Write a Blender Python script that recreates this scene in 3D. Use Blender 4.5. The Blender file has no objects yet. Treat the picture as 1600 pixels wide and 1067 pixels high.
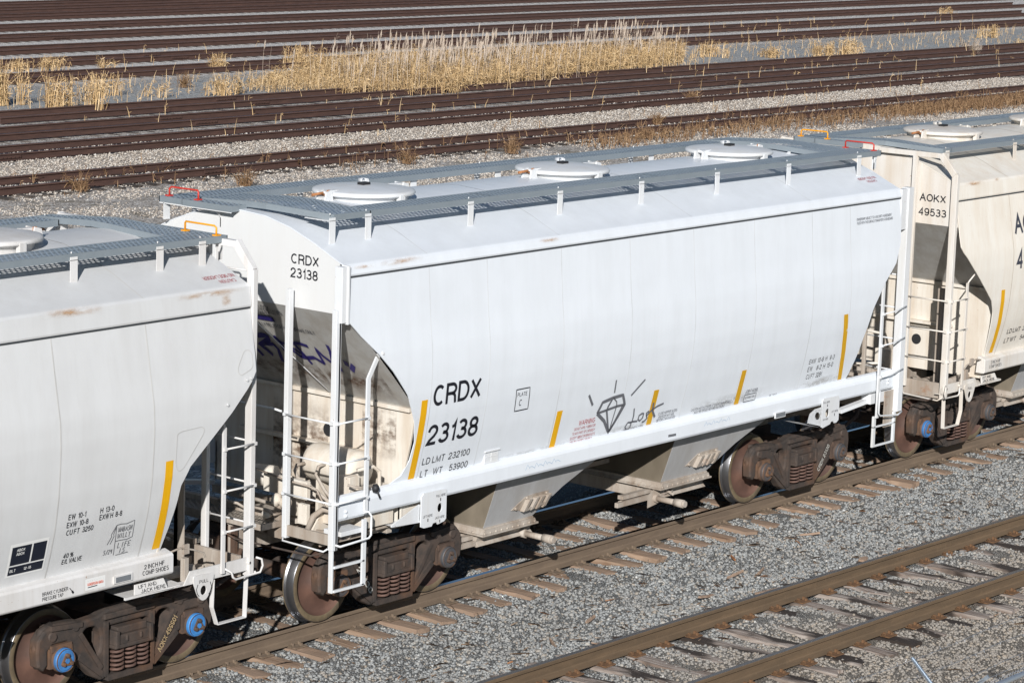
import bpy, bmesh, math, random
import numpy as np
from mathutils import Vector, Matrix
R=math.radians; random.seed(7); rng=np.random.default_rng(7)
S=bpy.context.scene; COL=S.collection
# ---------------------------------------------------------------- camera, sky, sun, exposure
cam=bpy.data.objects.new('camera',bpy.data.cameras.new('camera')); COL.objects.link(cam); S.camera=cam
CR=Vector((0.6352111,-0.77170837,0.0311938)); CU=Vector((0.11514303,0.1345597,0.98419295)); CF=Vector((0.76370736,0.62157854,-0.17433065))
m=Matrix((CR,CU,-CF)).transposed().to_4x4(); m.translation=Vector((-26.4042,-20.8481,8.3482)); cam.matrix_world=m
cam.data.sensor_width=36; cam.data.lens=36*4328.4915/1600; cam.data.clip_start=.5; cam.data.clip_end=3000
LD=Vector((1.31,0.975,-0.685)).normalized()
w=bpy.data.worlds.new('World'); S.world=w; w.use_nodes=True
sky=w.node_tree.nodes.new('ShaderNodeTexSky'); sky.sky_type='NISHITA'; sky.sun_disc=False
sky.sun_elevation=R(22.7); sky.sun_rotation=math.atan2(-LD.x,-LD.y); sky.air_density=1.0; sky.dust_density=.1; sky.ozone_density=3.0
bg=w.node_tree.nodes['Background']; bg.inputs[1].default_value=.050
w.node_tree.links.new(sky.outputs[0],bg.inputs[0])
sl=bpy.data.lights.new('sun','SUN'); sl.energy=5.0; sl.angle=R(.53); sl.color=(1,.975,.945)
so=bpy.data.objects.new('sun',sl); COL.objects.link(so); so.rotation_euler=LD.to_track_quat('-Z','Y').to_euler(); so.location=(-30,-25,30)
S.view_settings.view_transform='Standard'; S.view_settings.look='None'; S.view_settings.exposure=.10; S.view_settings.gamma=1
S.cycles.diffuse_bounces=2; S.render.resolution_x=1024; S.render.resolution_y=682
# ---------------------------------------------------------------- material helpers
class NT:
    def __init__(s,name):
        s.m=bpy.data.materials.new(name); s.m.use_nodes=True; s.t=s.m.node_tree; s.b=s.t.nodes['Principled BSDF']; s.c=None
    def n(s,t,**k):
        o=s.t.nodes.new(t)
        for a,v in k.items(): setattr(o,a,v)
        return o
    def l(s,a,b): s.t.links.new(a,b)
    def obj(s,scale=(1,1,1),kind='Object'):
        if s.c is None: s.c=s.n('ShaderNodeTexCoord')
        mp=s.n('ShaderNodeMapping'); mp.inputs['Scale'].default_value=scale; s.l(s.c.outputs[kind],mp.inputs[0]); return mp.outputs[0]
    def noise(s,scale,detail=4,vec=(1,1,1),rough=.55,dist=0):
        o=s.n('ShaderNodeTexNoise'); o.inputs['Scale'].default_value=scale; o.inputs['Detail'].default_value=detail; o.inputs['Roughness'].default_value=rough
        o.inputs['Distortion'].default_value=dist; s.l(s.obj(vec),o.inputs['Vector']); return o.outputs[0]
    def ramp(s,f,stops):
        o=s.n('ShaderNodeValToRGB'); e=o.color_ramp.elements
        while len(e)<len(stops): e.new(.5)
        for i,(p,c) in enumerate(stops):
            e[i].position=p; e[i].color=(*c,1) if isinstance(c,(tuple,list)) else (c,c,c,1)
        s.l(f,o.inputs[0]); return o.outputs[0]
    def mix(s,f,a,b,bt='MIX'):
        o=s.n('ShaderNodeMix',data_type='RGBA',blend_type=bt)
        for i,v in ((0,f),(6,a),(7,b)):
            if isinstance(v,(int,float)): o.inputs[i].default_value=v
            elif isinstance(v,tuple): o.inputs[i].default_value=(*v,1)
            else: s.l(v,o.inputs[i])
        return o.outputs[2]
    def math(s,op,a,b=0):
        o=s.n('ShaderNodeMath',operation=op)
        for i,v in ((0,a),(1,b)):
            if isinstance(v,(int,float)): o.inputs[i].default_value=v
            else: s.l(v,o.inputs[i])
        return o.outputs[0]
    def col(s,v):
        if isinstance(v,tuple): s.b.inputs['Base Color'].default_value=(*v,1)
        else: s.l(v,s.b.inputs['Base Color'])
    def rough(s,v):
        if isinstance(v,(int,float)): s.b.inputs['Roughness'].default_value=v
        else: s.l(v,s.b.inputs['Roughness'])
    def bump(s,h,st=.3,d=.01,prev=None):
        o=s.n('ShaderNodeBump'); o.inputs['Strength'].default_value=st; o.inputs['Distance'].default_value=d; s.l(h,o.inputs['Height'])
        if prev is not None: s.l(prev,o.inputs['Normal'])
        s.l(o.outputs[0],s.b.inputs['Normal']); return o.outputs[0]
def simple(name,c,rough=.6,metal=0,spec=None):
    t=NT(name); t.col(c); t.rough(rough); t.b.inputs['Metallic'].default_value=metal; return t.m
def paint(name,base,dirt,rustamt=.0,streak=.35,rough=.5,dust=0.,seedoff=0):
    """weathered car paint: soft vertical streaks, grime blotches and rust specks"""
    t=NT(name)
    a=t.noise(1.0,6,(5,5,.35)); b=t.noise(1.3,5,(1,1,1)); c=t.noise(26,3,(1,1,.12))
    f=t.math('MULTIPLY',t.ramp(a,[(.42,0.),(.72,1.)]),streak)
    c0=t.mix(f,base,dirt)
    c1=t.mix(t.math('MULTIPLY',t.ramp(c,[(.5,0.),(.75,1.)]),streak*.5),c0,dirt)
    c2=t.mix(t.math('MULTIPLY',t.ramp(b,[(.45,0.),(.8,1.)]),streak*.6+dust),c1,tuple(x*.85 for x in dirt))
    if rustamt>0:
        r=t.noise(2.2,8,(1,1,1.6),.72); r2=t.noise(45,3,(1,1,.6))
        k=t.math('MAXIMUM',t.math('MULTIPLY',t.ramp(r,[(.70-.12*rustamt,0.),(.80-.10*rustamt,1.)]),.85),t.math('MULTIPLY',t.ramp(r2,[(.735-.05*rustamt,0.),(.76-.05*rustamt,1.)]),.9))
        c2=t.mix(k,c2,(.30,.13,.05))
    t.col(c2); t.rough(t.ramp(b,[(.3,rough-.08),(.7,rough+.12)]))
    n1=t.bump(t.noise(1.0,2,(1.8,1,.22)),.32,.022)
    t.bump(t.noise(60,2),.06,.002,n1)
    return t.m
def rusty(name,c1,c2,c3,scale=8,rough=.85,bs=.5,bd=.006,vec=(1,1,1)):
    t=NT(name); a=t.noise(scale,7,vec,.65); b=t.noise(scale*.35,4,vec)
    c=t.mix(t.ramp(a,[(.38,0.),(.68,1.)]),c1,c2); c=t.mix(t.math('MULTIPLY',t.ramp(b,[(.5,0.),(.72,1.)]),.85),c,c3)
    t.col(c); t.rough(rough); t.bump(a,bs,bd); return t.m
M={}
M['white']=paint('white_car_paint',(.775,.81,.85),(.68,.705,.73),0,.36,.36)
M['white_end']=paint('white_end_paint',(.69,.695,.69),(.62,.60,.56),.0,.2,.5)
M['white_trim']=paint('white_trim_paint',(.72,.74,.76),(.60,.57,.52),.25,.4,.42)
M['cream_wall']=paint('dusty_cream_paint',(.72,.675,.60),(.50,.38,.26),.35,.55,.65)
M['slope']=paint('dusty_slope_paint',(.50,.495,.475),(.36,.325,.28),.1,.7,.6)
M['gear']=paint('dusty_gear_paint',(.45,.40,.345),(.24,.175,.125),.6,.8,.7)
M['gray']=paint('light_gray_car_paint',(.66,.665,.665),(.565,.56,.55),0,.4,.45)
M['gray_trim']=paint('gray_trim_paint',(.70,.69,.68),(.50,.46,.41),.3,.45,.5)
M['cream']=paint('cream_car_paint',(.84,.795,.715),(.72,.62,.50),.12,.6,.5)
M['cream_trim']=paint('cream_trim_paint',(.72,.69,.645),(.54,.43,.31),.4,.5,.5)
M['hopperdirt_undershade']=rusty('hopper_dirt_and_under_shade',(.155,.13,.095),(.215,.18,.135),(.10,.08,.055),3,.8,.1,.002,(1,1,.5))
M['hopper']=paint('hopper_gray_paint',(.41,.41,.41),(.31,.29,.27),.1,.6,.5)
M['black']=simple('black_lettering',(.012,.013,.02),.5); M['navy']=simple('dark_gray_lettering',(.05,.055,.075),.5)
M['red']=simple('red_lettering',(.42,.05,.06),.5); M['yellow']=simple('yellow_reflector',(.80,.42,.004),.45); M['amber']=simple('amber_reflector',(.66,.36,.01),.45)
M['redpaint']=simple('red_handrail_paint',(.55,.045,.03),.45); M['yelpaint']=simple('yellow_handrail_paint',(.85,.36,.01),.45)
M['spray']=simple('gray_spray_paint',(.14,.145,.16),.6); M['blueink']=simple('blue_spray_paint',(.03,.022,.16),.5); M['pen']=simple('marker_ink',(.16,.16,.17),.6)
M['paleblue']=simple('pale_blue_chalk',(.45,.55,.66),.7)
M['decal']=simple('white_decal',(.78,.78,.76),.5); M['darkdecal']=simple('black_decal',(.012,.016,.028),.4); M['orange']=simple('orange_decal',(.75,.12,.05),.5)
M['seal']=simple('dark_gutter_seal',(.045,.05,.055),.7); M['rubber']=simple('black_rubber',(.02,.02,.022),.6)
M['rust']=rusty('rust_orange',(.30,.12,.045),(.45,.20,.08),(.18,.07,.03),14)
M['truck']=rusty('brown_cast_steel',(.042,.034,.030),(.085,.060,.047),(.13,.066,.036),7,.8,.35,.006)
M['spring']=rusty('rusty_spring_steel',(.10,.058,.045),(.15,.085,.064),(.07,.042,.035),12,.7)
M['wheel']=rusty('rust_brown_wheel',(.10,.052,.038),(.15,.078,.055),(.075,.048,.040),4,.75,.2,.003)
M['tread']=simple('polished_wheel_tread',(.23,.23,.24),.28,.9); M['rim']=rusty('wheel_rim',(.13,.10,.06),(.20,.15,.09),(.09,.07,.05),10,.6)
M['rustybrown']=rusty('rust_patched_casting',(.075,.05,.038),(.115,.075,.055),(.24,.115,.05),8,.75)
M['cap']=rusty('dark_bearing_cap',(.07,.072,.08),(.095,.09,.09),(.11,.07,.05),9,.5); M['bluecap']=rusty('blue_bearing_cap',(.045,.20,.50),(.06,.26,.60),(.05,.10,.20),9,.55,.1,.002)
M['glass']=simple('gray_reflector_box',(.25,.27,.29),.25,.3)
M['wire']=simple('galvanised_wire',(.36,.38,.41),.5,.6); M['galv']=simple('galvanised_steel',(.50,.56,.62),.35,.75)
def rail_mat(name,side,side2,top,tr=.25,tm=.8):
    t=NT(name); g=t.n('ShaderNodeNewGeometry'); sp=t.n('ShaderNodeSeparateXYZ'); t.l(g.outputs['Normal'],sp.inputs[0])
    k=t.ramp(sp.outputs[2],[(.86,0.),(.93,1.)]); a=t.noise(6,6,(.35,1,3)); b=t.noise(30,4,(.6,1,.5))
    c=t.mix(t.ramp(a,[(.4,0.),(.65,1.)]),side,side2); c=t.mix(t.math('MULTIPLY',t.ramp(b,[(.55,0.),(.8,1.)]),.4),c,tuple(x*1.35 for x in side2))
    # only the worn running surface (head top) is bright
    p=t.n('ShaderNodeSeparateXYZ'); t.l(t.obj(),p.inputs[0]); hi=t.math('GREATER_THAN',p.outputs[2],-.02); k=t.math('MULTIPLY',k,hi)
    t.col(t.mix(k,c,top)); t.l(t.ramp(k,[(0,.85),(1,tr)]),t.b.inputs['Roughness']); t.l(t.math('MULTIPLY',k,tm),t.b.inputs['Metallic']); t.bump(a,.2,.003); return t.m
M['rail_fg']=rail_mat('brown_rail_with_shiny_top',(.145,.105,.073),(.185,.135,.092),(.50,.52,.55),.12,1.)
M['rail_front']=rail_mat('brown_rail_with_dull_top',(.115,.078,.046),(.15,.10,.058),(.13,.13,.135),.42,.6)
M['rail_bg']=rail_mat('dark_rusted_rail',(.060,.031,.024),(.085,.043,.032),(.13,.10,.105),.6,.1)
def wood(name,a,b,c):
    t=NT(name); o=t.n('ShaderNodeObjectInfo'); v=t.obj((22,1.3,10)); n=t.n('ShaderNodeTexNoise'); n.inputs['Scale'].default_value=2; n.inputs['Detail'].default_value=6; t.l(v,n.inputs['Vector'])
    n.noise_dimensions='4D'; t.l(t.math('MULTIPLY',o.outputs['Random'],40.),n.inputs['W'])
    n2=t.n('ShaderNodeTexNoise',noise_dimensions='4D'); n2.inputs['Scale'].default_value=1.4; n2.inputs['Detail'].default_value=3; t.l(t.obj((2.5,1,1)),n2.inputs['Vector']); t.l(t.math('MULTIPLY',o.outputs['Random'],90.),n2.inputs['W'])
    x=t.mix(t.ramp(n.outputs[0],[(.35,0.),(.6,1.)]),a,b); x=t.mix(t.ramp(n2.outputs[0],[(.47,0.),(.54,1.)]),x,c)
    t.col(x); t.rough(.9); t.bump(n.outputs[0],.8,.012); return t.m
M['tie']=wood('weathered_brown_tie',(.22,.135,.085),(.38,.27,.19),(.30,.21,.15))
M['tie_front']=wood('weathered_gray_tie',(.40,.35,.31),(.20,.15,.12),(.035,.025,.020))
M['tie_bg']=wood('dark_old_tie',(.16,.13,.11),(.22,.185,.155),(.07,.055,.047))
M['tie_dark']=wood('old_black_tie',(.075,.06,.05),(.12,.10,.085),(.035,.028,.025))
M['plate_dust']=rusty('dusty_tie_plate',(.17,.125,.085),(.22,.165,.12),(.17,.10,.06),16)
M['plate']=rusty('rusty_tie_plate',(.15,.082,.040),(.20,.105,.05),(.09,.055,.035),16)
def gravel(name,cols,scale,patch=None,bs=1.,bd=.03,dark=(.12,.115,.11)):
    t=NT(name); v=t.n('ShaderNodeTexVoronoi'); v.inputs['Scale'].default_value=scale; v.inputs['Randomness'].default_value=1; t.l(t.obj(),v.inputs['Vector'])
    sp=t.n('ShaderNodeSeparateColor'); t.l(v.outputs['Color'],sp.inputs[0]); c=t.ramp(sp.outputs[0],cols)
    d=t.n('ShaderNodeTexVoronoi',feature='DISTANCE_TO_EDGE'); d.inputs['Scale'].default_value=scale; t.l(t.obj(),d.inputs['Vector'])
    c=t.mix(t.ramp(d.outputs[0],[(.0,1.),(.08,0.)]),c,dark)
    if patch: c=patch(t,c)
    t.col(c); t.rough(.9)
    h=t.math('ADD',t.ramp(d.outputs[0],[(0,0.),(.25,1.)]),sp.outputs[1]); t.bump(h,bs,bd); return t.m
GC=[(0,(.19,.20,.20)),(.2,(.26,.27,.27)),(.5,(.32,.33,.325)),(.72,(.36,.365,.35)),(.88,(.30,.26,.21)),(.96,(.46,.46,.44)),(1,(.56,.56,.54))]
def fgpatch(t,c):
    p=t.n('ShaderNodeSeparateXYZ'); t.l(t.obj(),p.inputs[0]); n=t.noise(.7,4)
    y=t.math('ADD',p.outputs[1],t.math('MULTIPLY',n,1.4)); k=t.ramp(t.math('MULTIPLY',t.math('ADD',y,8),.125),[(.50,1.),(.66,0.)])
    return t.mix(t.math('MULTIPLY',k,.55),c,(.25,.20,.145))
M['ballast']=gravel('gray_crushed_stone',GC,34,fgpatch)
def stone_mat():
    t=NT('loose_ballast_stones'); g=t.n('ShaderNodeNewGeometry'); c=t.ramp(g.outputs['Random Per Island'],[(0,(.20,.205,.205)),(.22,(.255,.265,.265)),(.5,(.305,.315,.31)),(.74,(.345,.35,.34)),(.84,(.29,.245,.195)),(.93,(.37,.34,.295)),(.99,(.42,.42,.40)),(1,(.58,.58,.56))])
    p=t.n('ShaderNodeSeparateXYZ'); t.l(t.obj(),p.inputs[0]); n=t.noise(.7,4)
    y=t.math('ADD',p.outputs[1],t.math('MULTIPLY',n,1.4)); k=t.ramp(t.math('MULTIPLY',t.math('ADD',y,8),.125),[(.50,1.),(.66,0.)])
    c=t.mix(t.math('MULTIPLY',k,.5),c,(.30,.235,.17),'MIX'); c=t.mix(t.math('MULTIPLY',t.ramp(t.noise(1.1,5,(1,1,1),.6),[(.42,0.),(.68,1.)]),.45),c,(.22,.205,.185)); t.col(c); t.rough(.9); t.bump(t.noise(70,3),.4,.004); return t.m
M['stones']=stone_mat()
M['ystones']=None
def _ys():
    t=NT('pale_yard_stones'); g=t.n('ShaderNodeNewGeometry'); t.col(t.ramp(g.outputs['Random Per Island'],[(0,(.22,.185,.155)),(.25,(.36,.31,.26)),(.6,(.49,.43,.365)),(.85,(.57,.52,.455)),(1,(.68,.65,.61))])); t.rough(.9); return t.m
M['ystones']=_ys()
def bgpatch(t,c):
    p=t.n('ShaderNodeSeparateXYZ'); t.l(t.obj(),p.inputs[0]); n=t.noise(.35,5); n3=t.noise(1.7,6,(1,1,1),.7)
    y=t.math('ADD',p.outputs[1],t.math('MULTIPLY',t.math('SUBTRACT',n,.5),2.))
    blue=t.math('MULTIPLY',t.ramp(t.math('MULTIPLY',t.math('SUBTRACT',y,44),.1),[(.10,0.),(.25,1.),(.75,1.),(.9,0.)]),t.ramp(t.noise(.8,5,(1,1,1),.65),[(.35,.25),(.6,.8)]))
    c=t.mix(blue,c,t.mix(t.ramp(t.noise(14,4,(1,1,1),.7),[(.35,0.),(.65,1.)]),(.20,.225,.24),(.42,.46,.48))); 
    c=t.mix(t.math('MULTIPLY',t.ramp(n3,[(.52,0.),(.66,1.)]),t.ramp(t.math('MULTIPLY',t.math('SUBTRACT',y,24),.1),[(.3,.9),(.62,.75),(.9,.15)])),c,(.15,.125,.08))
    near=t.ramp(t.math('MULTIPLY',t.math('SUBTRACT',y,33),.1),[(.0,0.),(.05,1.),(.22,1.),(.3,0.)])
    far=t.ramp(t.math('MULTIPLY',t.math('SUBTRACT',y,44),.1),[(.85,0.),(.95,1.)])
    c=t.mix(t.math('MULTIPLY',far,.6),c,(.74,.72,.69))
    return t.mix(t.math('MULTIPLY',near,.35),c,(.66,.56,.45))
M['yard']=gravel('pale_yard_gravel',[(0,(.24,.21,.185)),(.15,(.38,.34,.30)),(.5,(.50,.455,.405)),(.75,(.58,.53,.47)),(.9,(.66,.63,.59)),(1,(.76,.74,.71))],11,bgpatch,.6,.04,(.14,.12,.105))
def straw(name,stops):
    t=NT(name); g=t.n('ShaderNodeNewGeometry'); t.col(t.ramp(g.outputs['Random Per Island'],stops)); t.rough(.75)
    if 'Transmission Weight' in t.b.inputs: pass
    return t.m
M['straw']=straw('dry_golden_reeds',[(0,(.27,.165,.075)),(.35,(.44,.29,.135)),(.7,(.60,.41,.20)),(1,(.76,.57,.34))])
M['plume']=straw('pale_reed_plumes',[(0,(.30,.235,.18)),(.5,(.40,.32,.25)),(1,(.50,.42,.34))])
M['chips']=straw('brown_wood_chips',[(0,(.20,.13,.08)),(.4,(.30,.21,.14)),(.8,(.40,.31,.23)),(1,(.45,.20,.08))])
M['weed']=straw('rusty_brown_weeds',[(0,(.12,.065,.03)),(.5,(.20,.11,.05)),(1,(.33,.21,.11))])
def grate(name,c1=(.33,.395,.455),c2=(.41,.475,.53)):
    t=NT(name); t.m.use_backface_culling=False
    p=t.n('ShaderNodeSeparateXYZ'); t.l(t.obj(),p.inputs[0]); X,Y=p.outputs[0],p.outputs[1]
    u=t.math('DIVIDE',X,.062); v=t.math('DIVIDE',Y,.046)
    row=t.math('FLOOR',v); odd=t.math('MULTIPLY',t.math('MODULO',t.math('ABSOLUTE',row),2.),.5)
    fu=t.math('SUBTRACT',t.math('FRACT',t.math('ADD',u,odd)),.5); fv=t.math('SUBTRACT',t.math('FRACT',v),.5)
    e=t.math('ADD',t.math('POWER',t.math('ABSOLUTE',t.math('DIVIDE',fu,.34)),2.),t.math('POWER',t.math('ABSOLUTE',t.math('DIVIDE',fv,.25)),2.))
    hole=t.math('LESS_THAN',e,1.)
    ring=t.ramp(t.math('MULTIPLY',e,.5),[(.5,1.),(.85,0.)])
    n=t.noise(4,4); t.col(t.mix(t.ramp(n,[(.3,0.),(.7,1.)]),c1,c2)); t.rough(.42); t.b.inputs['Metallic'].default_value=.0
    t.bump(ring,1.,.012)
    tr=t.n('ShaderNodeBsdfTransparent'); mx=t.n('ShaderNodeMixShader'); t.l(hole,mx.inputs[0]); t.l(t.b.outputs[0],mx.inputs[1]); t.l(tr.outputs[0],mx.inputs[2])
    t.l(mx.outputs[0],t.t.nodes['Material Output'].inputs[0]); return t.m
M['grate']=grate('perforated_steel_grating'); M['grate_tan']=grate('dusty_step_grating',(.28,.25,.21),(.36,.32,.27))
t=NT('grating_steel_edge'); n_=t.noise(5,4); t.col(t.mix(n_,(.20,.235,.26),(.26,.295,.32))); t.rough(.5); t.b.inputs['Metallic'].default_value=.1; M['skirt']=t.m
def mesh_mat():
    t=NT('chain_link_wire_mesh'); p=t.n('ShaderNodeSeparateXYZ'); t.l(t.obj(),p.inputs[0]); a=t.math('DIVIDE',t.math('ADD',p.outputs[0],p.outputs[2]),.06); b=t.math('DIVIDE',t.math('SUBTRACT',p.outputs[0],p.outputs[2]),.06)
    k=t.math('MINIMUM',t.math('ABSOLUTE',t.math('SUBTRACT',t.math('FRACT',a),.5)),t.math('ABSOLUTE',t.math('SUBTRACT',t.math('FRACT',b),.5)))
    t.col((.45,.48,.5)); t.b.inputs['Metallic'].default_value=.7; t.rough(.4)
    tr=t.n('ShaderNodeBsdfTransparent'); mx=t.n('ShaderNodeMixShader'); t.l(t.math('GREATER_THAN',k,.045),mx.inputs[0]); t.l(t.b.outputs[0],mx.inputs[1]); t.l(tr.outputs[0],mx.inputs[2]); t.l(mx.outputs[0],t.t.nodes['Material Output'].inputs[0]); return t.m
M['mesh']=mesh_mat()
# ---------------------------------------------------------------- mesh builder
SPLIT={'weld_seam':.1,'rust_stain':.1,'grab_iron':.2,'bracket':.15,'brake_pipe':.15,'end_post':.3,'brake_valve':.15,'end_platform':.25,'center_sill':.4,'outlet_gate':.4,'graffiti':9,'side_stiffener':9}
def islands(nv,faces):
    par=list(range(nv))
    def fd(a):
        while par[a]!=a: par[a]=par[par[a]]; a=par[a]
        return a
    for f in faces:
        r=fd(f[0])
        for i in f[1:]: par[fd(i)]=r
    g={}
    for i,f in enumerate(faces): g.setdefault(fd(f[0]),[]).append(i)
    return list(g.values())
class MB:
    def __init__(s): s.v=[]; s.f=[]; s.mi=[]; s.sm=[]; s.k=0
    def add(s,vs,fs,sm=False,mi=None):
        o=len(s.v); s.v+= [tuple(x) for x in vs]; s.f+= [tuple(i+o for i in f) for f in fs]; s.mi+=[s.k if mi is None else mi]*len(fs); s.sm+=[sm]*len(fs); return s
    def box(s,x0,x1,y0,y1,z0,z1,mi=None):
        x0,x1=sorted((x0,x1)); y0,y1=sorted((y0,y1)); z0,z1=sorted((z0,z1))
        return s.add([(x0,y0,z0),(x1,y0,z0),(x1,y1,z0),(x0,y1,z0),(x0,y0,z1),(x1,y0,z1),(x1,y1,z1),(x0,y1,z1)],[(0,3,2,1),(4,5,6,7),(0,1,5,4),(1,2,6,5),(2,3,7,6),(3,0,4,7)],mi=mi)
    def tube(s,pts,r,n=8,caps=True,mi=None,rs=None):
        P=[Vector(p) for p in pts]; vs=[]; prev=None
        for i,p in enumerate(P):
            d=(P[min(i+1,len(P)-1)]-P[max(i-1,0)]).normalized()
            if prev is None:
                a=Vector((0,0,1)) if abs(d.z)<.9 else Vector((1,0,0)); u=d.cross(a).normalized()
            else: u=(prev-d*prev.dot(d)).normalized()
            prev=u; q=d.cross(u); rr=rs[i] if rs else r
            for k in range(n):
                t=2*math.pi*k/n; vs.append(p+u*math.cos(t)*rr+q*math.sin(t)*rr)
        fs=[(i*n+k,i*n+(k+1)%n,(i+1)*n+(k+1)%n,(i+1)*n+k) for i in range(len(P)-1) for k in range(n)]
        s.add(vs,fs,n>4,mi)
        if caps: o=len(s.v)-len(vs); s.f+=[tuple(o+k for k in range(n))[::-1],tuple(o+(len(P)-1)*n+k for k in range(n))]; s.mi+=[s.k if mi is None else mi]*2; s.sm+=[False]*2
        return s
    def bar(s,a,b,w,h,up=(0,0,1),mi=None):
        a,b=Vector(a),Vector(b); d=(b-a).normalized(); u=Vector(up); q=d.cross(u).normalized()*w/2; u=q.cross(d).normalized()*h/2
        return s.add([a-q-u,a+q-u,a+q+u,a-q+u,b-q-u,b+q-u,b+q+u,b-q+u],[(0,1,2,3),(7,6,5,4),(0,4,5,1),(1,5,6,2),(2,6,7,3),(3,7,4,0)],mi=mi)
    def prism(s,poly,a,b,f,mi=None):
        """closed 2D polygon swept from a to b; f(p,t)->3D"""
        n=len(poly); s.add([f(p,a) for p in poly]+[f(p,b) for p in poly],[tuple(range(n))[::-1],tuple(range(n,2*n))]+[(i,(i+1)%n,n+(i+1)%n,n+i) for i in range(n)],mi=mi); return s
    def lathe(s,prof,o,ax,n=40,mis=None,sm=True):
        """prof: (r,h) along axis ax from origin o"""
        ax=Vector(ax).normalized(); a=Vector((0,0,1)) if abs(ax.z)<.9 else Vector((1,0,0)); u=ax.cross(a).normalized(); q=ax.cross(u); o=Vector(o)
        vs=[o+ax*h+(u*math.cos(2*math.pi*k/n)+q*math.sin(2*math.pi*k/n))*r for r,h in prof for k in range(n)]
        for i in range(len(prof)-1):
            pass
        base=len(s.v); s.v+=[tuple(v) for v in vs]
        for i in range(len(prof)-1):
            for k in range(n):
                s.f.append((base+i*n+k,base+i*n+(k+1)%n,base+(i+1)*n+(k+1)%n,base+(i+1)*n+k)); s.mi.append(mis[i] if mis else s.k); s.sm.append(sm)
        return s
    def obj(s,name,mats,parent=None,bevel=0,T=None,solid=0):
        lim_=SPLIT.get(name,9)
        if lim_<9:
            big=[];small=[]
            for g in islands(len(s.v),s.f):
                vi=sorted({i for f in g for i in s.f[f]}); A_=np.array([s.v[i] for i in vi]); c=A_.mean(0); d=float(np.linalg.norm(A_.max(0)-A_.min(0))); (big if d>lim_ else small).append([g,A_,c])
            if len(big)>1:
                for g,A_,c in small:
                    k=min(range(len(big)),key=lambda j:float(np.min(np.linalg.norm(np.vstack([big[j][1],big[j][1].mean(0)])-c,axis=1)))); big[k][0]=big[k][0]+g
                out=[]
                for g,A_,c in big:
                    vi=sorted({i for f in g for i in s.f[f]}); mp={v:i for i,v in enumerate(vi)}; q=MB(); q.v=[s.v[i] for i in vi]; q.f=[tuple(mp[i] for i in s.f[f]) for f in g]; q.mi=[s.mi[f] for f in g]; q.sm=[s.sm[f] for f in g]
                    out.append(q._obj(name,mats,parent,bevel,T,solid))
                return out[0]
        return s._obj(name,mats,parent,bevel,T,solid)
    def _obj(s,name,mats,parent=None,bevel=0,T=None,solid=0):
        me=bpy.data.meshes.new(name); v=s.v
        if T: v=[T(p) for p in v]
        me.from_pydata(v,[],s.f); 
        for mm in (mats if isinstance(mats,(list,tuple)) else [mats]): me.materials.append(M[mm] if isinstance(mm,str) else mm)
        me.polygons.foreach_set('material_index',s.mi); me.polygons.foreach_set('use_smooth',s.sm)
        bm=bmesh.new(); bm.from_mesh(me); bmesh.ops.recalc_face_normals(bm,faces=bm.faces); bm.to_mesh(me); bm.free(); me.update()
        o=bpy.data.objects.new(name,me); COL.objects.link(o)
        if parent is not None: o.parent=parent
        if solid:
            md=o.modifiers.new('solid','SOLIDIFY'); md.thickness=solid; md.offset=-1; md=o.modifiers.new('sharp','EDGE_SPLIT'); md.split_angle=R(30)
        if bevel: md=o.modifiers.new('bevel','BEVEL'); md.width=bevel; md.segments=2; md.limit_method='ANGLE'
        return o
def raw(name,v,f,mat,parent=None,smooth=False):
    """big meshes from numpy arrays (all faces same size)"""
    me=bpy.data.meshes.new(name); nv,nf,k=len(v),len(f),f.shape[1]
    me.vertices.add(nv); me.vertices.foreach_set('co',np.asarray(v,dtype=np.float32).ravel()); me.loops.add(nf*k); me.loops.foreach_set('vertex_index',f.astype(np.int32).ravel())
    me.polygons.add(nf); me.polygons.foreach_set('loop_start',np.arange(nf,dtype=np.int32)*k); me.materials.append(M[mat]); me.update(calc_edges=True)
    if smooth: me.polygons.foreach_set('use_smooth',np.ones(nf,bool))
    o=bpy.data.objects.new(name,me); COL.objects.link(o)
    if parent is not None: o.parent=parent
    return o
def tag(o,label=None,cat=None,group=None,kind=None):
    for k,v in (('label',label),('category',cat),('group',group),('kind',kind)):
        if v: o[k]=v
    return o
def empty(name,loc,label,cat,group=None):
    o=bpy.data.objects.new(name,None); COL.objects.link(o); o.location=loc; o.empty_display_size=.3; return tag(o,label,cat,group)
def copy_tree(o,parent=None):
    c=o.copy(); COL.objects.link(c); c.parent=parent
    for ch in list(o.children): copy_tree(ch,c)
    return c
def _arc(cx,cy,rx,ry,a0,a1,n=10): return [(cx+rx*math.cos(R(a0+(a1-a0)*k/n)),cy+ry*math.sin(R(a0+(a1-a0)*k/n))) for k in range(n+1)]
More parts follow.
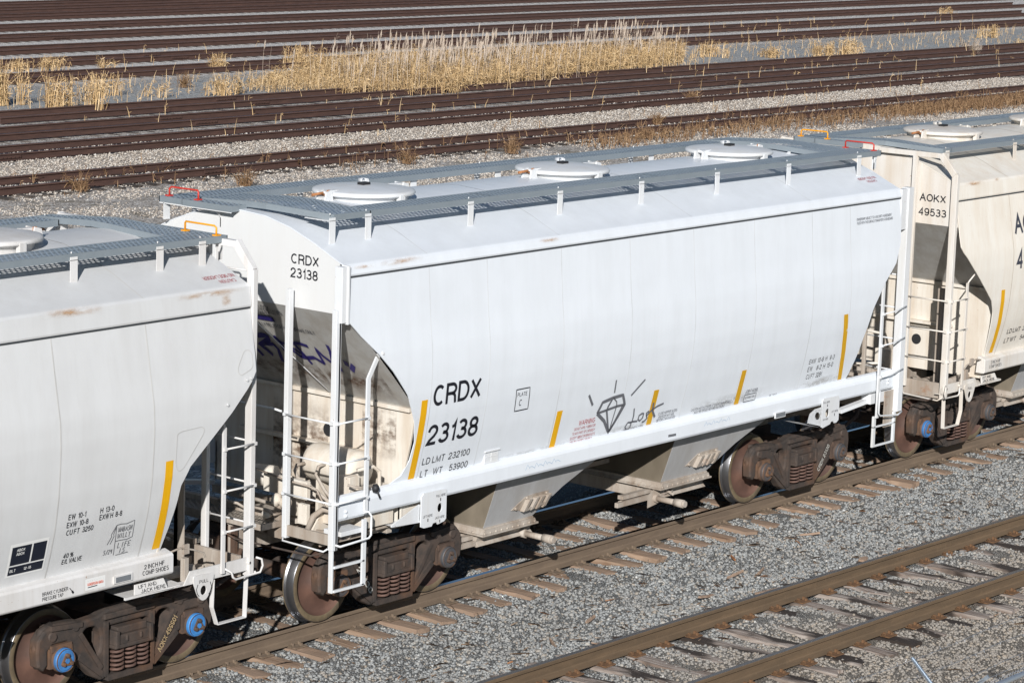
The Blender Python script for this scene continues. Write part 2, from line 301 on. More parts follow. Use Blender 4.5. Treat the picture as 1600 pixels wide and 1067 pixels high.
GL={'A':(.68,[[(0,0),(.34,1),(.68,0)],[(.12,.36),(.56,.36)]]),'B':(.60,[[(0,0),(0,1),(.32,1)]+_arc(.32,.76,.24,.24,90,-90,8)+[(0,.52)],[(.3,.52)]+_arc(.34,.26,.26,.26,90,-90,8)+[(0,0)]]),
'C':(.66,[_arc(.34,.5,.34,.5,48,312,18)]),'D':(.64,[[(0,0),(0,1),(.28,1)]+_arc(.28,.5,.36,.5,90,-90,14)+[(0,0)]]),'E':(.54,[[(.54,1),(0,1),(0,0),(.54,0)],[(0,.52),(.48,.52)]]),'F':(.50,[[(.52,1),(0,1),(0,0)],[(0,.52),(.44,.52)]]),
'G':(.68,[_arc(.35,.5,.35,.5,50,330,18)+[(.68,.46),(.40,.46)]]),'H':(.62,[[(0,0),(0,1)],[(.62,0),(.62,1)],[(0,.52),(.62,.52)]]),'I':(.0,[[(0,0),(0,1)]]),'J':(.44,[[(.44,1),(.44,.24)]+_arc(.22,.24,.22,.24,0,-180,8)]),
'K':(.62,[[(0,0),(0,1)],[(.60,1),(0,.36)],[(.20,.56),(.64,0)]]),'L':(.48,[[(0,1),(0,0),(.50,0)]]),'M':(.74,[[(0,0),(0,1),(.37,.06),(.74,1),(.74,0)]]),'N':(.62,[[(0,0),(0,1),(.62,0),(.62,1)]]),'O':(.70,[_arc(.35,.5,.35,.5,0,360,24)]),
'P':(.58,[[(0,0),(0,1),(.32,1)]+_arc(.32,.74,.26,.26,90,-90,8)+[(0,.48)]]),'R':(.62,[[(0,0),(0,1),(.34,1)]+_arc(.34,.74,.26,.26,90,-90,8)+[(0,.48)],[(.34,.48),(.50,.42),(.56,.30),(.60,0)]]),
'S':(.56,[_arc(.28,.75,.26,.25,35,270,11)+_arc(.28,.25,.28,.25,90,-150,11)]),'T':(.60,[[(0,1),(.60,1)],[(.30,1),(.30,0)]]),'U':(.60,[[(0,1),(0,.3)]+_arc(.30,.30,.30,.30,180,360,12)+[(.60,1)]]),'V':(.64,[[(0,1),(.32,0),(.64,1)]]),'W':(.92,[[(0,1),(.23,0),(.46,1),(.69,0),(.92,1)]]),
'X':(.62,[[(0,0),(.62,1)],[(0,1),(.62,0)]]),'Y':(.62,[[(0,1),(.31,.44),(.62,1)],[(.31,.44),(.31,0)]]),'Z':(.56,[[(0,1),(.56,1),(0,0),(.56,0)]]),'-':(.26,[[(0,.37),(.26,.37)]]),'.':(.0,[[(-.05,.05),(.06,.05)]]),'/':(.26,[[(0,0),(.26,1)]]),'%':(.80,[_arc(.17,.75,.17,.22,0,360,12),_arc(.63,.25,.17,.22,0,360,12),[(.2,0),(.6,1)]]),
'0':(.52,[_arc(.26,.5,.26,.5,0,360,20)]),'1':(.22,[[(0,.74),(.14,.80),(.22,1),(.22,0)]]),'2':(.52,[_arc(.26,.73,.25,.27,170,-25,10)+[(.36,.42),(.08,.18),(.0,.0),(.53,0)]]),
'3':(.52,[_arc(.25,.75,.23,.25,150,-80,10)+[(.18,.53)],[(.2,.53)]+_arc(.25,.27,.27,.27,80,-160,11)]),'4':(.54,[[(.40,0),(.40,1),(0,.28),(.54,.28)]]),'5':(.52,[[(.48,1),(.09,1),(.04,.52)]+_arc(.25,.32,.27,.32,125,-155,12)]),'6':(.52,[_arc(.27,.66,.25,.34,30,180,8)+[(.01,.35)],_arc(.27,.32,.26,.32,0,360,18)]),
'7':(.50,[[(0,1),(.52,1),(.28,.5),(.16,0)]]),'8':(.52,[_arc(.26,.755,.22,.245,0,360,16),_arc(.26,.265,.26,.265,0,360,16)]),'9':(.52,[_arc(.25,.32,.25,.32,210,360,8)+[(.51,.65)],_arc(.25,.68,.26,.32,0,360,18)])}
def textgeo(s,sx=.82,bold=0.,sp=1.):
    """plain grotesque capitals drawn as even strokes; cap height CAPH"""
    W_=.125+bold*8; W_=min(W_,.17); x=0; V=[];F=[]
    for ch in s.upper():
        if ch==' ': x+=.30; continue
        g=GL.get(ch)
        if g is None: x+=.3; continue
        x+=.10
        for L in g[1]:
            closed=abs(L[0][0]-L[-1][0])+abs(L[0][1]-L[-1][1])<1e-6; P=[Vector((p[0],p[1]*(1-W_)+W_/2)) for p in L]; n=len(P); o=len(V)
            for i,p in enumerate(P):
                a=P[i-1] if i else (P[-2] if closed else None); b=P[i+1] if i<n-1 else (P[1] if closed else None)
                d1=(p-a).normalized() if a is not None and (p-a).length>1e-6 else None; d2=(b-p).normalized() if b is not None and (b-p).length>1e-6 else None
                if d1 is None: d1=d2
                if d2 is None: d2=d1
                e=(d1+d2); e=e.normalized() if e.length>.2 else d1; m=Vector((-e.y,e.x)); c=max(.35,abs(m.dot(Vector((-d1.y,d1.x)))))
                q=p
                if a is None: q=p-d2*(W_/2 if abs(d2.x)<.99 and False else 0)
                if a is None and abs(d2.y)>.9 or b is None and abs(d1.y)>.9: q=p+(-d2 if a is None else d1)*W_/2
                V+=[tuple((q+m*W_/2/c)+Vector((x,0))),tuple((q-m*W_/2/c)+Vector((x,0)))]
            F+=[(o+2*i,o+2*i+1,o+2*i+3,o+2*i+2) for i in range(n-1)]
        x+=g[0]+.14
    return [(vx*sx*CAPH*1.0,vy*CAPH) for vx,vy in V],F
CAPH=.729
def lettering(parent,items,surf,mat,name='lettering',label=None):
    """items: (text, x0, z0 baseline, cap height, width or None, bold)"""
    b=MB()
    for (s,x,z,h,wd,bo) in items:
        v,f=textgeo(s,.82,bo)
        if not v: continue
        k=h/CAPH; x0=min(p[0] for p in v); x1=max(p[0] for p in v); kx=k if wd is None else wd/(x1-x0)
        b.add([surf(x+(p[0]-x0)*kx,z+p[1]*k) for p in v],f)
    o=b.obj(name,mat,parent)
    if label: o['label']=label
    return o
def strokes(parent,lines,surf,mat,wd,name='graffiti',label=None):
    b=MB()
    for L in lines:
        ww=wd
        if isinstance(L,tuple): ww,L=L
        # smooth resample
        P=[Vector((x,z)) for x,z in L]; Q=[]
        for i in range(len(P)-1):
            n=max(1,int((P[i+1]-P[i]).length/.03))
            for j in range(n): Q.append(P[i].lerp(P[i+1],j/n))
        Q.append(P[-1])
        vs=[];fs=[]
        for i,p in enumerate(Q):
            d=(Q[min(i+1,len(Q)-1)]-Q[max(i-1,0)]).normalized(); nn=Vector((-d.y,d.x))*ww/2
            vs+=[surf(*(p-nn)),surf(*(p+nn))]
        fs=[(2*i,2*i+1,2*i+3,2*i+2) for i in range(len(Q)-1)]
        b.add(vs,fs)
    o=b.obj(name,mat,parent)
    if label: o['label']=label
    return o
def poly_mesh(outline,holes,depth,bev=.0):
    """2D polygon with holes -> extruded mesh data (x,z plane, extruded along y, centred)"""
    cu=bpy.data.curves.new('p','CURVE'); cu.dimensions='2D'; cu.fill_mode='BOTH'; cu.extrude=depth/2-bev; cu.bevel_depth=bev; cu.bevel_resolution=1; cu.offset=-bev
    for L in [outline]+holes:
        sp=cu.splines.new('POLY'); sp.points.add(len(L)-1); sp.use_cyclic_u=True
        for i,(x,z) in enumerate(L): sp.points[i].co=(x,z,0,1)
    o=bpy.data.objects.new('p',cu); COL.objects.link(o); bpy.context.view_layer.update()
    me=o.evaluated_get(bpy.context.evaluated_depsgraph_get()).to_mesh()
    v=[(p.co.x,-p.co.z,p.co.y) for p in me.vertices]; f=[tuple(q.vertices) for q in me.polygons]
    o.to_mesh_clear(); bpy.data.objects.remove(o); bpy.data.curves.remove(cu); return v,f
def rounded(L,r=.02,n=3):
    out=[]; N=len(L)
    for i in range(N):
        a,b,c=Vector(L[i-1]),Vector(L[i]),Vector(L[(i+1)%N]); d1=(a-b); d2=(c-b); k=min(r,d1.length*.45,d2.length*.45); p=b+d1.normalized()*k; q=b+d2.normalized()*k
        for j in range(n+1):
            t=j/n; out.append(tuple((1-t)**2*p+2*t*(1-t)*b+t*t*q))
    return out
def circ(x,z,r,n=20,rx=None): return [(x+(rx or r)*math.cos(2*math.pi*k/n),z+r*math.sin(2*math.pi*k/n)) for k in range(n)]
# ---------------------------------------------------------------- trucks (bogies)
def make_truck(car,tx,blue,digits):
    """bogie centred at x=tx; built in car coordinates of car"""
    b=MB()
    b.box(-.2,.2,-.92,.92,.40,.70).box(-.35,.35,-.34,.34,.62,.80)
    for sx in (-1,1):
        b.tube([(sx*.889,-1.05,.457),(sx*.889,1.05,.457)],.085,14)
        b.tube([(sx*.40,-.7,.40),(sx*.40,.7,.40)],.04,8); 
        for sy in (-1,1): b.box(sx*.36,sx*.44,sy*.68,sy*.80,.28,.55)   # brake shoes
    truck=b.obj('truck','truck',car,.012); truck.location=(tx,0,0)
    half=[(0,.845),(.26,.835),(.40,.79),(.62,.775),(.70,.80),(.95,.815),(1.09,.77),(1.17,.68),(1.185,.56),(1.17,.42),(1.10,.37),(1.045,.42),(1.045,.56),(.98,.615),(.80,.615),(.735,.56),(.735,.43),(.67,.40),(.58,.30),(.46,.18),(.36,.125),(0,.115)]
    out=half+[(-x,z) for x,z in half[::-1][1:-1]]
    holes=[rounded([(-.285,.17),(.285,.17),(.285,.66),(-.285,.66)],.05)]
    for s in (-1,1): holes.append(rounded([(s*.365,.42),(s*.35,.60),(s*.42,.695),(s*.56,.695),(s*.615,.62),(s*.44,.39)],.05))
    v,f=poly_mesh(out,holes,.13,.022)
    v2,f2=poly_mesh(rounded([(s*x,z) for s,x,z in ((1,-.34,.74),(1,.34,.74),(1,.34,.80),(1,-.34,.80))],.01),[],.20,.01)
    for sy in (-1,1):
        fb=MB(); y0=sy*1.0
        fb.add([(x,y+y0,z) for x,y,z in v],f); fb.add([(x,y+y0,z) for x,y,z in v2],f2)
        for s in (-1,1):
            # raised flange ribs, column faces and pedestal bosses
            fb.bar((s*.31,y0,.16),(s*.31,y0,.72),.045,.20,(0,1,0)); fb.bar((s*.64,y0,.655),(s*.36,y0,.25),.05,.17,(0,1,0))
            fb.bar((s*.33,y0,.17),(s*.66,y0,.43),.06,.18,(0,1,0)); fb.bar((s*.62,y0,.755),(s*1.02,y0,.785),.05,.18,(0,1,0))
            fb.tube([(s*1.0,y0-.09,.70),(s*1.0,y0+.09,.70)],.045,12); fb.tube([(s*.70,y0-.085,.74),(s*.70,y0+.085,.74)],.04,12)
            fb.tube([(s*1.115,y0,.40),(s*1.15,y0,.60),(s*1.08,y0,.745),(s*.95,y0,.795)],.045,8)
        fb.bar((-.30,y0,.145),(.30,y0,.145),.22,.06)
        sf=fb.obj('side_frame','truck',truck)
        # bolster end seen in the window
        bb=MB(); bb.box(-.255,.255,y0-.16*1,y0+.16,.47,.57).box(-.20,.20,y0-.13,y0+.13,.57,.645).box(-.26,.26,y0-.17,y0+.17,.435,.475)
        for s in (-1,1): bb.box(s*.20,s*.25,y0-.175,y0+.175,.44,.62)
        bb.box(-.12,-.09,y0-.18,y0+.18,.5,.56).box(.07,.10,y0-.18,y0+.18,.5,.56)
        bb.obj('bolster_end','truck',truck,.01)
        for k in range(3):
            for yy in ((-.085,.06) if sy<0 else (.0,)):
                sp=MB(); cx=-.165+k*.165; N=54; sp.tube([(cx+.064*math.cos(i*2*math.pi*5/N),y0+yy+.064*math.sin(i*2*math.pi*5/N),.19+.225*i/N) for i in range(N+1)],.0145,6)
                if yy<0 or sy>0: sp.obj('coil_spring','spring',truck)
                else: sp.obj('coil_spring','spring',truck)
        for s in (-1,1):
            cp=MB(); o=(s*.889,y0-.0*sy,.457); ax=(0,sy,0)
            cp.k=0; cp.box(s*.889-.13,s*.889+.13,y0-.09,y0+.09,.545,.61); cp.box(s*.889-.15,s*.889-.105,y0-.08,y0+.08,.38,.58); cp.box(s*.889+.105,s*.889+.15,y0-.08,y0+.08,.38,.58)
            cp.lathe([(.0,.05),(.125,.05),(.13,.09),(.115,.115),(.115,.155)],o,ax,24,[0]*4)
            isb=blue(s,sy); mi=1 if isb else 2
            cp.lathe([(.115,.10),(.122,.105),(.122,.135),(.112,.145),(.095,.147),(.095,.155),(0,.155)],o,ax,28,[mi]*6,False)
            cp.lathe([(.0,.165),(.026,.165),(.026,.178),(0,.178)],o,ax,12,[mi]*3,False)
            for k in range(3):
                t=math.pi/2+k*2*math.pi/3; c=Vector(o)+Vector((math.cos(t)*.055,0,math.sin(t)*.055)); cp.lathe([(.022,.155),(.022,.187),(.0,.189)],c,ax,6,[0]*2,False)
                t2=t+2*math.pi/3; c2=Vector(o)+Vector((math.cos(t2)*.055,0,math.sin(t2)*.055)); off=Vector((0,sy*.163,0)); 
                cp.bar(c+off,c2+off,.042,.014,(0,1,0),mi=0)
            c_=cp.obj('bearing_cap',['rustybrown','bluecap','cap'],truck)
            wb=MB(); pr=[(.02,.0),(.11,.0),(.12,.03),(.16,.05),(.30,.065),(.385,.045),(.395,.0),(.452,.0),(.457,.008),(.460,-.09),(.468,-.105),(.482,-.115),(.482,-.135),(.47,-.14),(.40,-.14),(.38,-.02),(.16,-.04),(.12,-.15),(.02,-.15)]
            # recessed plate between hub and rim (h along outward axis)
            pr=[(.06,.03),(.13,.03),(.15,.0),(.20,-.045),(.34,-.06),(.375,-.04),(.388,-.004),(.395,.0),(.450,.0),(.457,-.006),(.461,-.095),(.470,-.108),(.484,-.116),(.484,-.132),(.472,-.14),(.40,-.14),(.38,-.10),(.20,-.10),(.13,-.15),(.06,-.15)]
            mis=[0,0,0,0,0,0,2,2,1,1,1,1,2,2,2,0,0,0,0]
            wb.lathe(pr,(s*.889,sy*.835,.457),ax,64,mis)
            wb.obj('wheel',['wheel','tread','rim'],truck)
        if digits and sy<0:
            s_,txt,side,colr=digits
            v3,f3=textgeo(txt,.9,.02); k=.085/CAPH; wdt=max(p[0] for p in v3)*k
            a=Vector((side*.40,0,.27)); e=Vector((side*.67,0,.64)); d=(e-a).normalized()
            if side<0: a,e=e*1.0,a*1.0; d=(e-a).normalized(); a=Vector((-.60,0,.60)); 
            nrm=Vector((-d.z,0,d.x)); kk=.40/wdt*k
            lb=MB().add([tuple(a+d*(p[0]*kk)+nrm*(p[1]*k*.75-.028)+Vector((0,y0-.094,0))) for p in v3],f3)
            lb.obj('lettering',simple(colr[0],colr[1],.7),truck)
    return truck
# ---------------------------------------------------------------- hopper cars
PA=([1.55,1.57,2.0,2.3,2.55,2.8,3.05,3.3,3.6,3.93],[1.44,1.445,1.55,1.605,1.632,1.64,1.63,1.60,1.575,1.55])
PB=([1.40,1.43,1.7,1.95,2.25,2.53,2.75,2.98,3.28,3.57,3.77],[1.46,1.47,1.555,1.62,1.67,1.69,1.70,1.69,1.635,1.585,1.55])
ARC=[(-1.47,0.),(-1.30,.075),(-1.08,.175),(-.73,.305),(-.38,.385),(0,.41)]
def car(kind,cx,label,mats,spec):
    C_=empty('hopper_car',(cx,0,0),label,'hopper car','white covered hopper cars coupled on the track')
    A=kind=='A'; side_m,trim,endm,wallm,slopem=mats
    L=5.46 if A else 5.27; prof=PA if A else PB; z0,z1=prof[0][0],prof[0][-1]
    roofz=4.07 if A else 4.02; foldz=3.53 if A else 3.41; TC=4.0735 if A else 4.1
    def Y(z): return float(np.interp(z,prof[0],prof[1]))
    if A: cutn=[(L,3.60),(5.44,3.47),(5.25,3.29),(5.0,3.08),(4.78,2.87),(4.53,2.58),(4.38,2.28),(4.31,2.02),(4.33,1.81),(4.42,1.65),(4.60,1.57),(4.73,1.545)]; cutr=[(L,3.60),(5.44,3.33),(5.31,3.08),(5.04,2.84),(4.80,2.53),(4.66,2.11),(4.60,1.86),(4.52,1.65),(4.46,1.545)]
    else: cutn=[(L,3.30),(5.26,3.14),(5.2,3.06),(4.9,2.78),(4.6,2.52),(4.35,2.30),(4.25,2.12),(4.21,1.85),(4.16,1.60),(4.12,1.395)]; cutr=cutn
    def lim(cut,z):
        zs=[p[1] for p in cut][::-1]; xs=[p[0] for p in cut][::-1]; return L if z>zs[-1] else float(np.interp(z,zs,xs))
    zr=sorted(set(list(np.linspace(z0,z1,34))+[p[1] for p in cutn if z0<p[1]<z1]))
    NX=40
    for sy in (-1,1):
        b=MB(); cl,cr=(cutn,cutr) if sy<0 else (cutr,cutn); vs=[];fs=[]
        for z in zr:
            xa,xb=-lim(cl,z),lim(cr,z)
            for i in range(NX+1): vs.append((xa+(xb-xa)*i/NX,sy*Y(z),z))
        n=NX+1
        for r in range(len(zr)-1):
            for i in range(NX): fs.append((r*n+i,r*n+i+1,(r+1)*n+i+1,(r+1)*n+i))
        b.add(vs,fs,True)
        sp=b.obj('side_panel',side_m,C_,solid=.012)
        if sy<0: near=sp
        # vertical weld seams
        for x in spec['seams']:
            sb=MB()
            zz=[z for z in zr if -lim(cl,z)<x<lim(cr,z)]
            if len(zz)<2: continue
            sb.add([q for z in zz for q in ((x-.007,sy*(Y(z)+.0035),z),(x+.007,sy*(Y(z)+.0035),z))],[(2*i,2*i+1,2*i+3,2*i+2) for i in range(len(zz)-1)]); sb.obj('weld_seam',paintseam(side_m),sp)
    # roof: arc, fascia, eave lip with a dark seal under it
    lo=z1
    arc=[(y,roofz+h) for y,h in ARC]; arc=[(-1.545,lo+.012),(-1.55,lo+.03),(-1.53,roofz-.035),(-1.505,roofz-.012)]+arc; arc=arc+[(-y,z) for y,z in arc[::-1][1:]]
    b=MB(); xs=[-L+.0]+list(np.linspace(-L+.4,L-.4,12))+[L]; n=len(arc)
    b.add([(x,y*1.012,z) for x in xs for y,z in arc],[(i*n+j,(i+1)*n+j,(i+1)*n+j+1,i*n+j+1) for i in range(len(xs)-1) for j in range(n-1)],False)
    for i,q in enumerate(b.sm): b.sm[i]=(i%(n-1)) in range(3,n-4)
    roof=b.obj('roof',side_m if A else trimroof(side_m),C_,solid=.01)
    for sy in (-1,1):
        MB().box(-L+.01,L-.01,sy*1.50,sy*1.562,lo-.006,lo+.012).obj('gutter_seal','seal',roof)
    # roof seams
    for x in spec['seams'][::2]:
        b=MB(); q_=arc[3:n-3]; b.add([v for y,z in q_ for v in ((x-.006,y*1.012,z+.004),(x+.006,y*1.012,z+.004))],[(2*i,2*i+1,2*i+3,2*i+2) for i in range(len(q_)-1)]); b.obj('weld_seam',paintseam(side_m),roof)
    # rust stains on the fascia / roof edge
    if spec.get('rust'):
        b=MB()
        for x0,x1,za,zb in spec['rust']: b.add([(x0,-1.552*1.012-.003 if zb<roofz-.03 else -1.56,za),(x1,-1.57,za),(x1,-1.555,zb),(x0,-1.555,zb)],[(0,1,2,3)])
        b.obj('rust_stain',stain(),roof)
    # ends: panel, slope sheet, bulkhead wall
    wx=4.38 if A else 4.12; wz=2.39 if A else 2.42
    fz=[z for z in (roofz,)] 
    for s in (-1,1):
        top=[(y,z) for y,z in arc if abs(y)<=1.5]; t1=[(-Y(foldz)+.02,foldz),(-Y(3.75)+.015,3.75)]
        poly=t1+[(y*.995,z-.004) for y,z in top]+[(-y,z) for y,z in t1[::-1]]
        b=MB(); x=s*(L-.004); b.add([(x,y,z) for y,z in poly],[tuple(range(len(poly)))])
        ep=b.obj('end_panel',endm,C_,solid=.0)
        if s==-1: endp=ep
        b=MB(); N=16; vs=[]
        for i in range(N+1):
            t=i/N; z=foldz+(wz-foldz)*t; xx=s*(L-.004+(wx-L)*t); yy=Y(z)-.003; vs+=[(xx,-yy,z),(xx,-yy*.33,z),(xx,yy*.33,z),(xx,yy,z)]
        b.add(vs,[(4*i+j,4*i+4+j,4*i+5+j,4*i+1+j) for i in range(N) for j in range(3)]); ss=b.obj('slope_sheet',slopem,C_)
        if s==-1: slopes=ss
        b=MB(); zz=[1.12,1.35,1.6,1.8,2.0,2.2,wz-.01]; pl=[(-Y(max(z,z0))+.004,z) for z in zz]+[(Y(max(z,z0))-.004,z) for z in zz[::-1]]; b.prism(pl,s*wx,s*(wx-.03),lambda p,t:(t,p[0],p[1])); b.box(s*(wx+.004),s*(wx+.05),-Y(2.3)+.04,Y(2.3)-.04,wz-.03,wz+.015); b.box(s*wx,s*(wx+.10),-.95,.95,1.80,1.84)
        # rounded corner webs beside the side sheet opening
        for sy in (-1,1) if A else (): b.box(s*wx,s*(wx-.45),sy*(Y(1.57)-.02),sy*(Y(1.57)-.05),1.12,1.57)
        wl=b.obj('bulkhead',wallm,C_,.004)
        if A or s==-1:
            hb=MB(); 
            v_,f_=poly_mesh(circ(0,0,.075,20),[],.012); hb.add([(s*(wx+.006)+y,x-.35*1,z+1.98 if A else z+1.55) for x,y,z in v_],f_); hb.obj('access_hole','rubber',wl)
    # side sills
    zs0,zs1=(1.32,1.57) if A else (1.22,1.44)
    sill=[(-1.43,zs1+.012),(-1.475,zs1),(-1.515,zs1-.05),(-1.525,zs1-.08),(-1.525,zs0+.03),(-1.51,zs0),(-1.42,zs0),(-1.42,zs0+.02)] if A else [(-1.44,zs1+.02),(-1.55,zs1-.01),(-1.565,zs1-.03),(-1.565,zs0+.02),(-1.55,zs0),(-1.42,zs0),(-1.42,zs0+.02)]
    xl,xr=(-5.48,5.60) if A else (-4.24,4.24)
    for sy in (-1,1):
        a_,b_=(xl,xr) if sy<0 else (-xr,-xl)
        b=MB(); b.prism(sill,a_,b_,lambda p,t:(t,p[0]*(-sy) ,p[1]) if sy>0 else (t,p[0],p[1]))
        if A and sy<0:
            for xx in (-5.36,): 
                for zz in (1.42,1.37): b.tube([(xx,-1.52,zz),(xx,-1.545,zz)],.016,8)
            for zz in (1.46,1.41): b.tube([(5.42,-1.52,zz),(5.42,-1.545,zz)],.016,8)
        sl_=b.obj('side_sill',trim if not A else 'white',C_,.006)
        if sy<0: nsill=sl_
    # hoppers
    hx=[(-2.57,-1.70,1.75),(.86,1.80,1.95)] if A else [(-2.60,-1.72,1.8),(1.2,2.1,1.4)]
    for hi,(xa,xb,run) in enumerate(hx):
        b=MB(); zt=1.62; hs=.95
        def yy(z): return 1.10+(z-.66)*.34
        pts=[(xa,.66),(xb,.66),(xb+.42*run*.62,.98),(xb+run*.98,zt),(xa,zt)]
        if not A and hi==1: pts=[(xa,.66),(xb,.66),(xb,zt),(xa-run,zt),(xa-.42*run*.62,.98)]
        n=len(pts); b.add([(x,-yy(z),z) for x,z in pts]+[(x,yy(z),z) for x,z in pts],[tuple(range(n)),tuple(range(n,2*n))]+[(i,(i+1)%n,n+(i+1)%n,n+i) for i in range(n)])
        b.mi[2+n-1]=1; hp=b.obj('hopper',['hopper','hopperdirt_undershade'],C_,.006)
        b=MB(); b.box(xa-.03,xb+.02,-1.13,1.13,.655,.685); b.box(xa-.07,xb+.07,-1.17,1.17,.598,.618)
        for k in range(10): 
            x=xa-.02+(xb-xa+.04)*k/9; b.tube([(x,-1.15,.618),(x,-1.15,.64)],.016,7)
        for k in range(9): b.tube([(xa-.05,-1.0+k*.25,.618),(xa-.05,-1.0+k*.25,.64)],.016,7)
        b.prism([(xa-.06,.62),(xa-.02,.67),(xb+.02,.67),(xb+.05,.62)],-1.155,1.155,lambda p,t:(p[0],t,p[1]))
        b.obj('hopper_flange','gear',hp)
        b=MB(); b.box(xa+.02,xb-.02,-1.0,1.0,.50,.60)
        b.prism([(-1.05,.60),(-1.0,.50),(-1.05,.455),(-1.02,.44),(1.02,.44),(1.05,.455),(1.0,.50),(1.05,.6)],xa+.0,xb+.12,lambda p,t:(t,p[0],p[1]))
        b.box(xa-.75,xa-.02,-1.02,-.97,.46,.52).box(xa-.75,xa-.02,.97,1.02,.46,.52); b.box(xa-.6,xa-.02,-.98,-.90,.53,.58)
        b.obj('outlet_gate','gear',hp,.004)
        b=MB(); px=-1.74 if hi==0 else .86
        if not A: px=xb-.3
        zc=.47; b.tube([(px,-.95,zc),(px,-1.08,zc)],.052,12); b.tube([(px,-1.0,zc),(px,-1.40,zc)],.036,12); b.tube([(px,-1.34,zc),(px,-1.47,zc)],.052,12); b.tube([(px,-1.44,zc),(px,-1.50,zc)],.04,12); b.tube([(px-.6,-.93,zc+.02),(px+.1,-.93,zc+.02)],.025,8)
        if hi==1 and A: b.add([(.72,-1.02,.36),(1.02,-1.06,.42),(1.02,-1.06,.58),(.84,-1.04,.60),(.72,-1.02,.52)],[(0,1,2,3,4)]); b.bar((.95,-1.0,.62),(1.15,-1.1,.48),.03,.03); b.bar((.95,-1.04,.50),(1.2,-1.04,.52),.04,.02)
        b.obj('gate_shaft','gear',hp)
        # vibrator bracket plate on the hopper side
        b=MB(); vx=xa+.43; pl=[(0,.83),(.20,.97),(.34,.985),(.62,.985),(.63,.94),(.20,.80)]
        def vs_(x,z,o): return (vx+x,-yy(z)-o,z)
        b.prism(pl,.002,.012,lambda p,t:vs_(p[0],p[1],t))
        for (x0_,x1_) in ((.17,.22),(.30,.35),(.40,.45),(.52,.57)):
            b.prism([(x0_,.795),(x1_,.81),(x1_+.05,.955),(x0_+.045,.94)],.012,.075,lambda p,t:vs_(p[0],p[1],t))
        b.prism([(.22,.795),(.31,.81),(.31,.835),(.22,.82)],.012,.07,lambda p,t:vs_(p[0],p[1],t)); b.prism([(.45,.82),(.53,.835),(.53,.86),(.45,.845)],.012,.07,lambda p,t:vs_(p[0],p[1],t))
        for x,z in ((.06,.845),(.22,.955),(.58,.96),(.3,.82)): b.tube([vs_(x,z,.0),vs_(x,z,.035)],.018,6)
        b.obj('vibrator_bracket','gear',hp)
    # centre sheets between the hoppers and stub sills / couplers
    MB().box(-wx+.02,wx-.02,-1.36,1.36,zs0+.21,zs0+.23).obj('underframe_sheet','hopperdirt_undershade',C_)  # dark colour puts the shade under the car into this sheet
    b=MB()
    b.prism([(hx[0][0]-1.3,1.5),(hx[0][0],.95),(hx[0][0]-.0,1.5)],-1.12,1.12,lambda p,t:(p[0],t,p[1])) if False else None
    b.box(-wx-.02,wx+.02,-.30,.30,.80,.86)
    for s in (-1,1):
        e=5.75 if A else 5.55
        b.box(s*(wx-.6),s*e,-.20,-.17,.78,1.12).box(s*(wx-.6),s*e,.17,.20,.78,1.12).box(s*(wx-.6),s*e,-.2,.2,1.10,1.13)
    b.obj('center_sill','gear',C_,.004)
    for s in (-1,1):
        e=5.75 if A else 5.55
        b=MB(); b.box(s*(e-.1),s*(e+.38),-.09,.09,.80,.97).box(s*(e-.06),s*(e-.01),-.26,.26,.72,1.08)
        b.prism([(s*(e+.30),-.18),(s*(e+.42),-.20),(s*(e+.56),-.12),(s*(e+.52),-.02),(s*(e+.42),.02),(s*(e+.48),.14),(s*(e+.60),.18),(s*(e+.56),.26),(s*(e+.36),.20),(s*(e+.28),.10)],.78,1.02,lambda p,t:(p[0],p[1]*s,t))
        b.tube([(s*(e-.05),-.32,.85),(s*(e+.1),-.36,.62),(s*(e+.35),-.30,.48),(s*(e+.58),-.2,.56),(s*(e+.64),-.12,.70)],.026,8)
        b.tube([(s*(e-.1),-1.45,1.0),(s*(e+.02),-1.42,.99),(s*(e+.02),-.3,.97),(s*(e+.12),-.2,1.06)],.012,6)
        b.obj('coupler','truck',C_,.01)
    # running boards, crossovers and brackets
    rz=4.52 if A else 4.44
    bl=5.58 if A else 5.36; bs=4.64 if A else 4.79
    sups=[-5.24,-4.68,-2.99,-1.39,.18,1.75,3.34,5.02] if A else [-4.9,-3.0,-1.4,.18,1.8,3.3,4.42,5.0]
    for sy in (-1,1):
        xa,xb=(-bs,bl) if sy<0 else (-bl,bs)
        if not A: xa,xb=(-bs,bl) if sy<0 else (-bl,bs)
        b=MB(); y0,y1=sy*.76,sy*1.13
        b.add([(xa,y0,rz),(xb,y0,rz),(xb,y1,rz),(xa,y1,rz)],[(0,1,2,3)],mi=0); b.k=1
        b.box(xa,xb,y1,y1-sy*.012,rz+.004,rz-.065); b.box(xa,xb,y0,y0+sy*.012,rz+.004,rz-.065); b.box(xa,xa+.012,y0,y1,rz+.003,rz-.06); b.box(xb-.012,xb,y0,y1,rz+.003,rz-.06)
        for xj in (-2.6,.55,3.7): b.box(xj-.04,xj+.04,y0+sy*.02,y1-sy*.02,rz+.002,rz-.012)
        rb=b.obj('running_board',['grate','skirt'],C_)
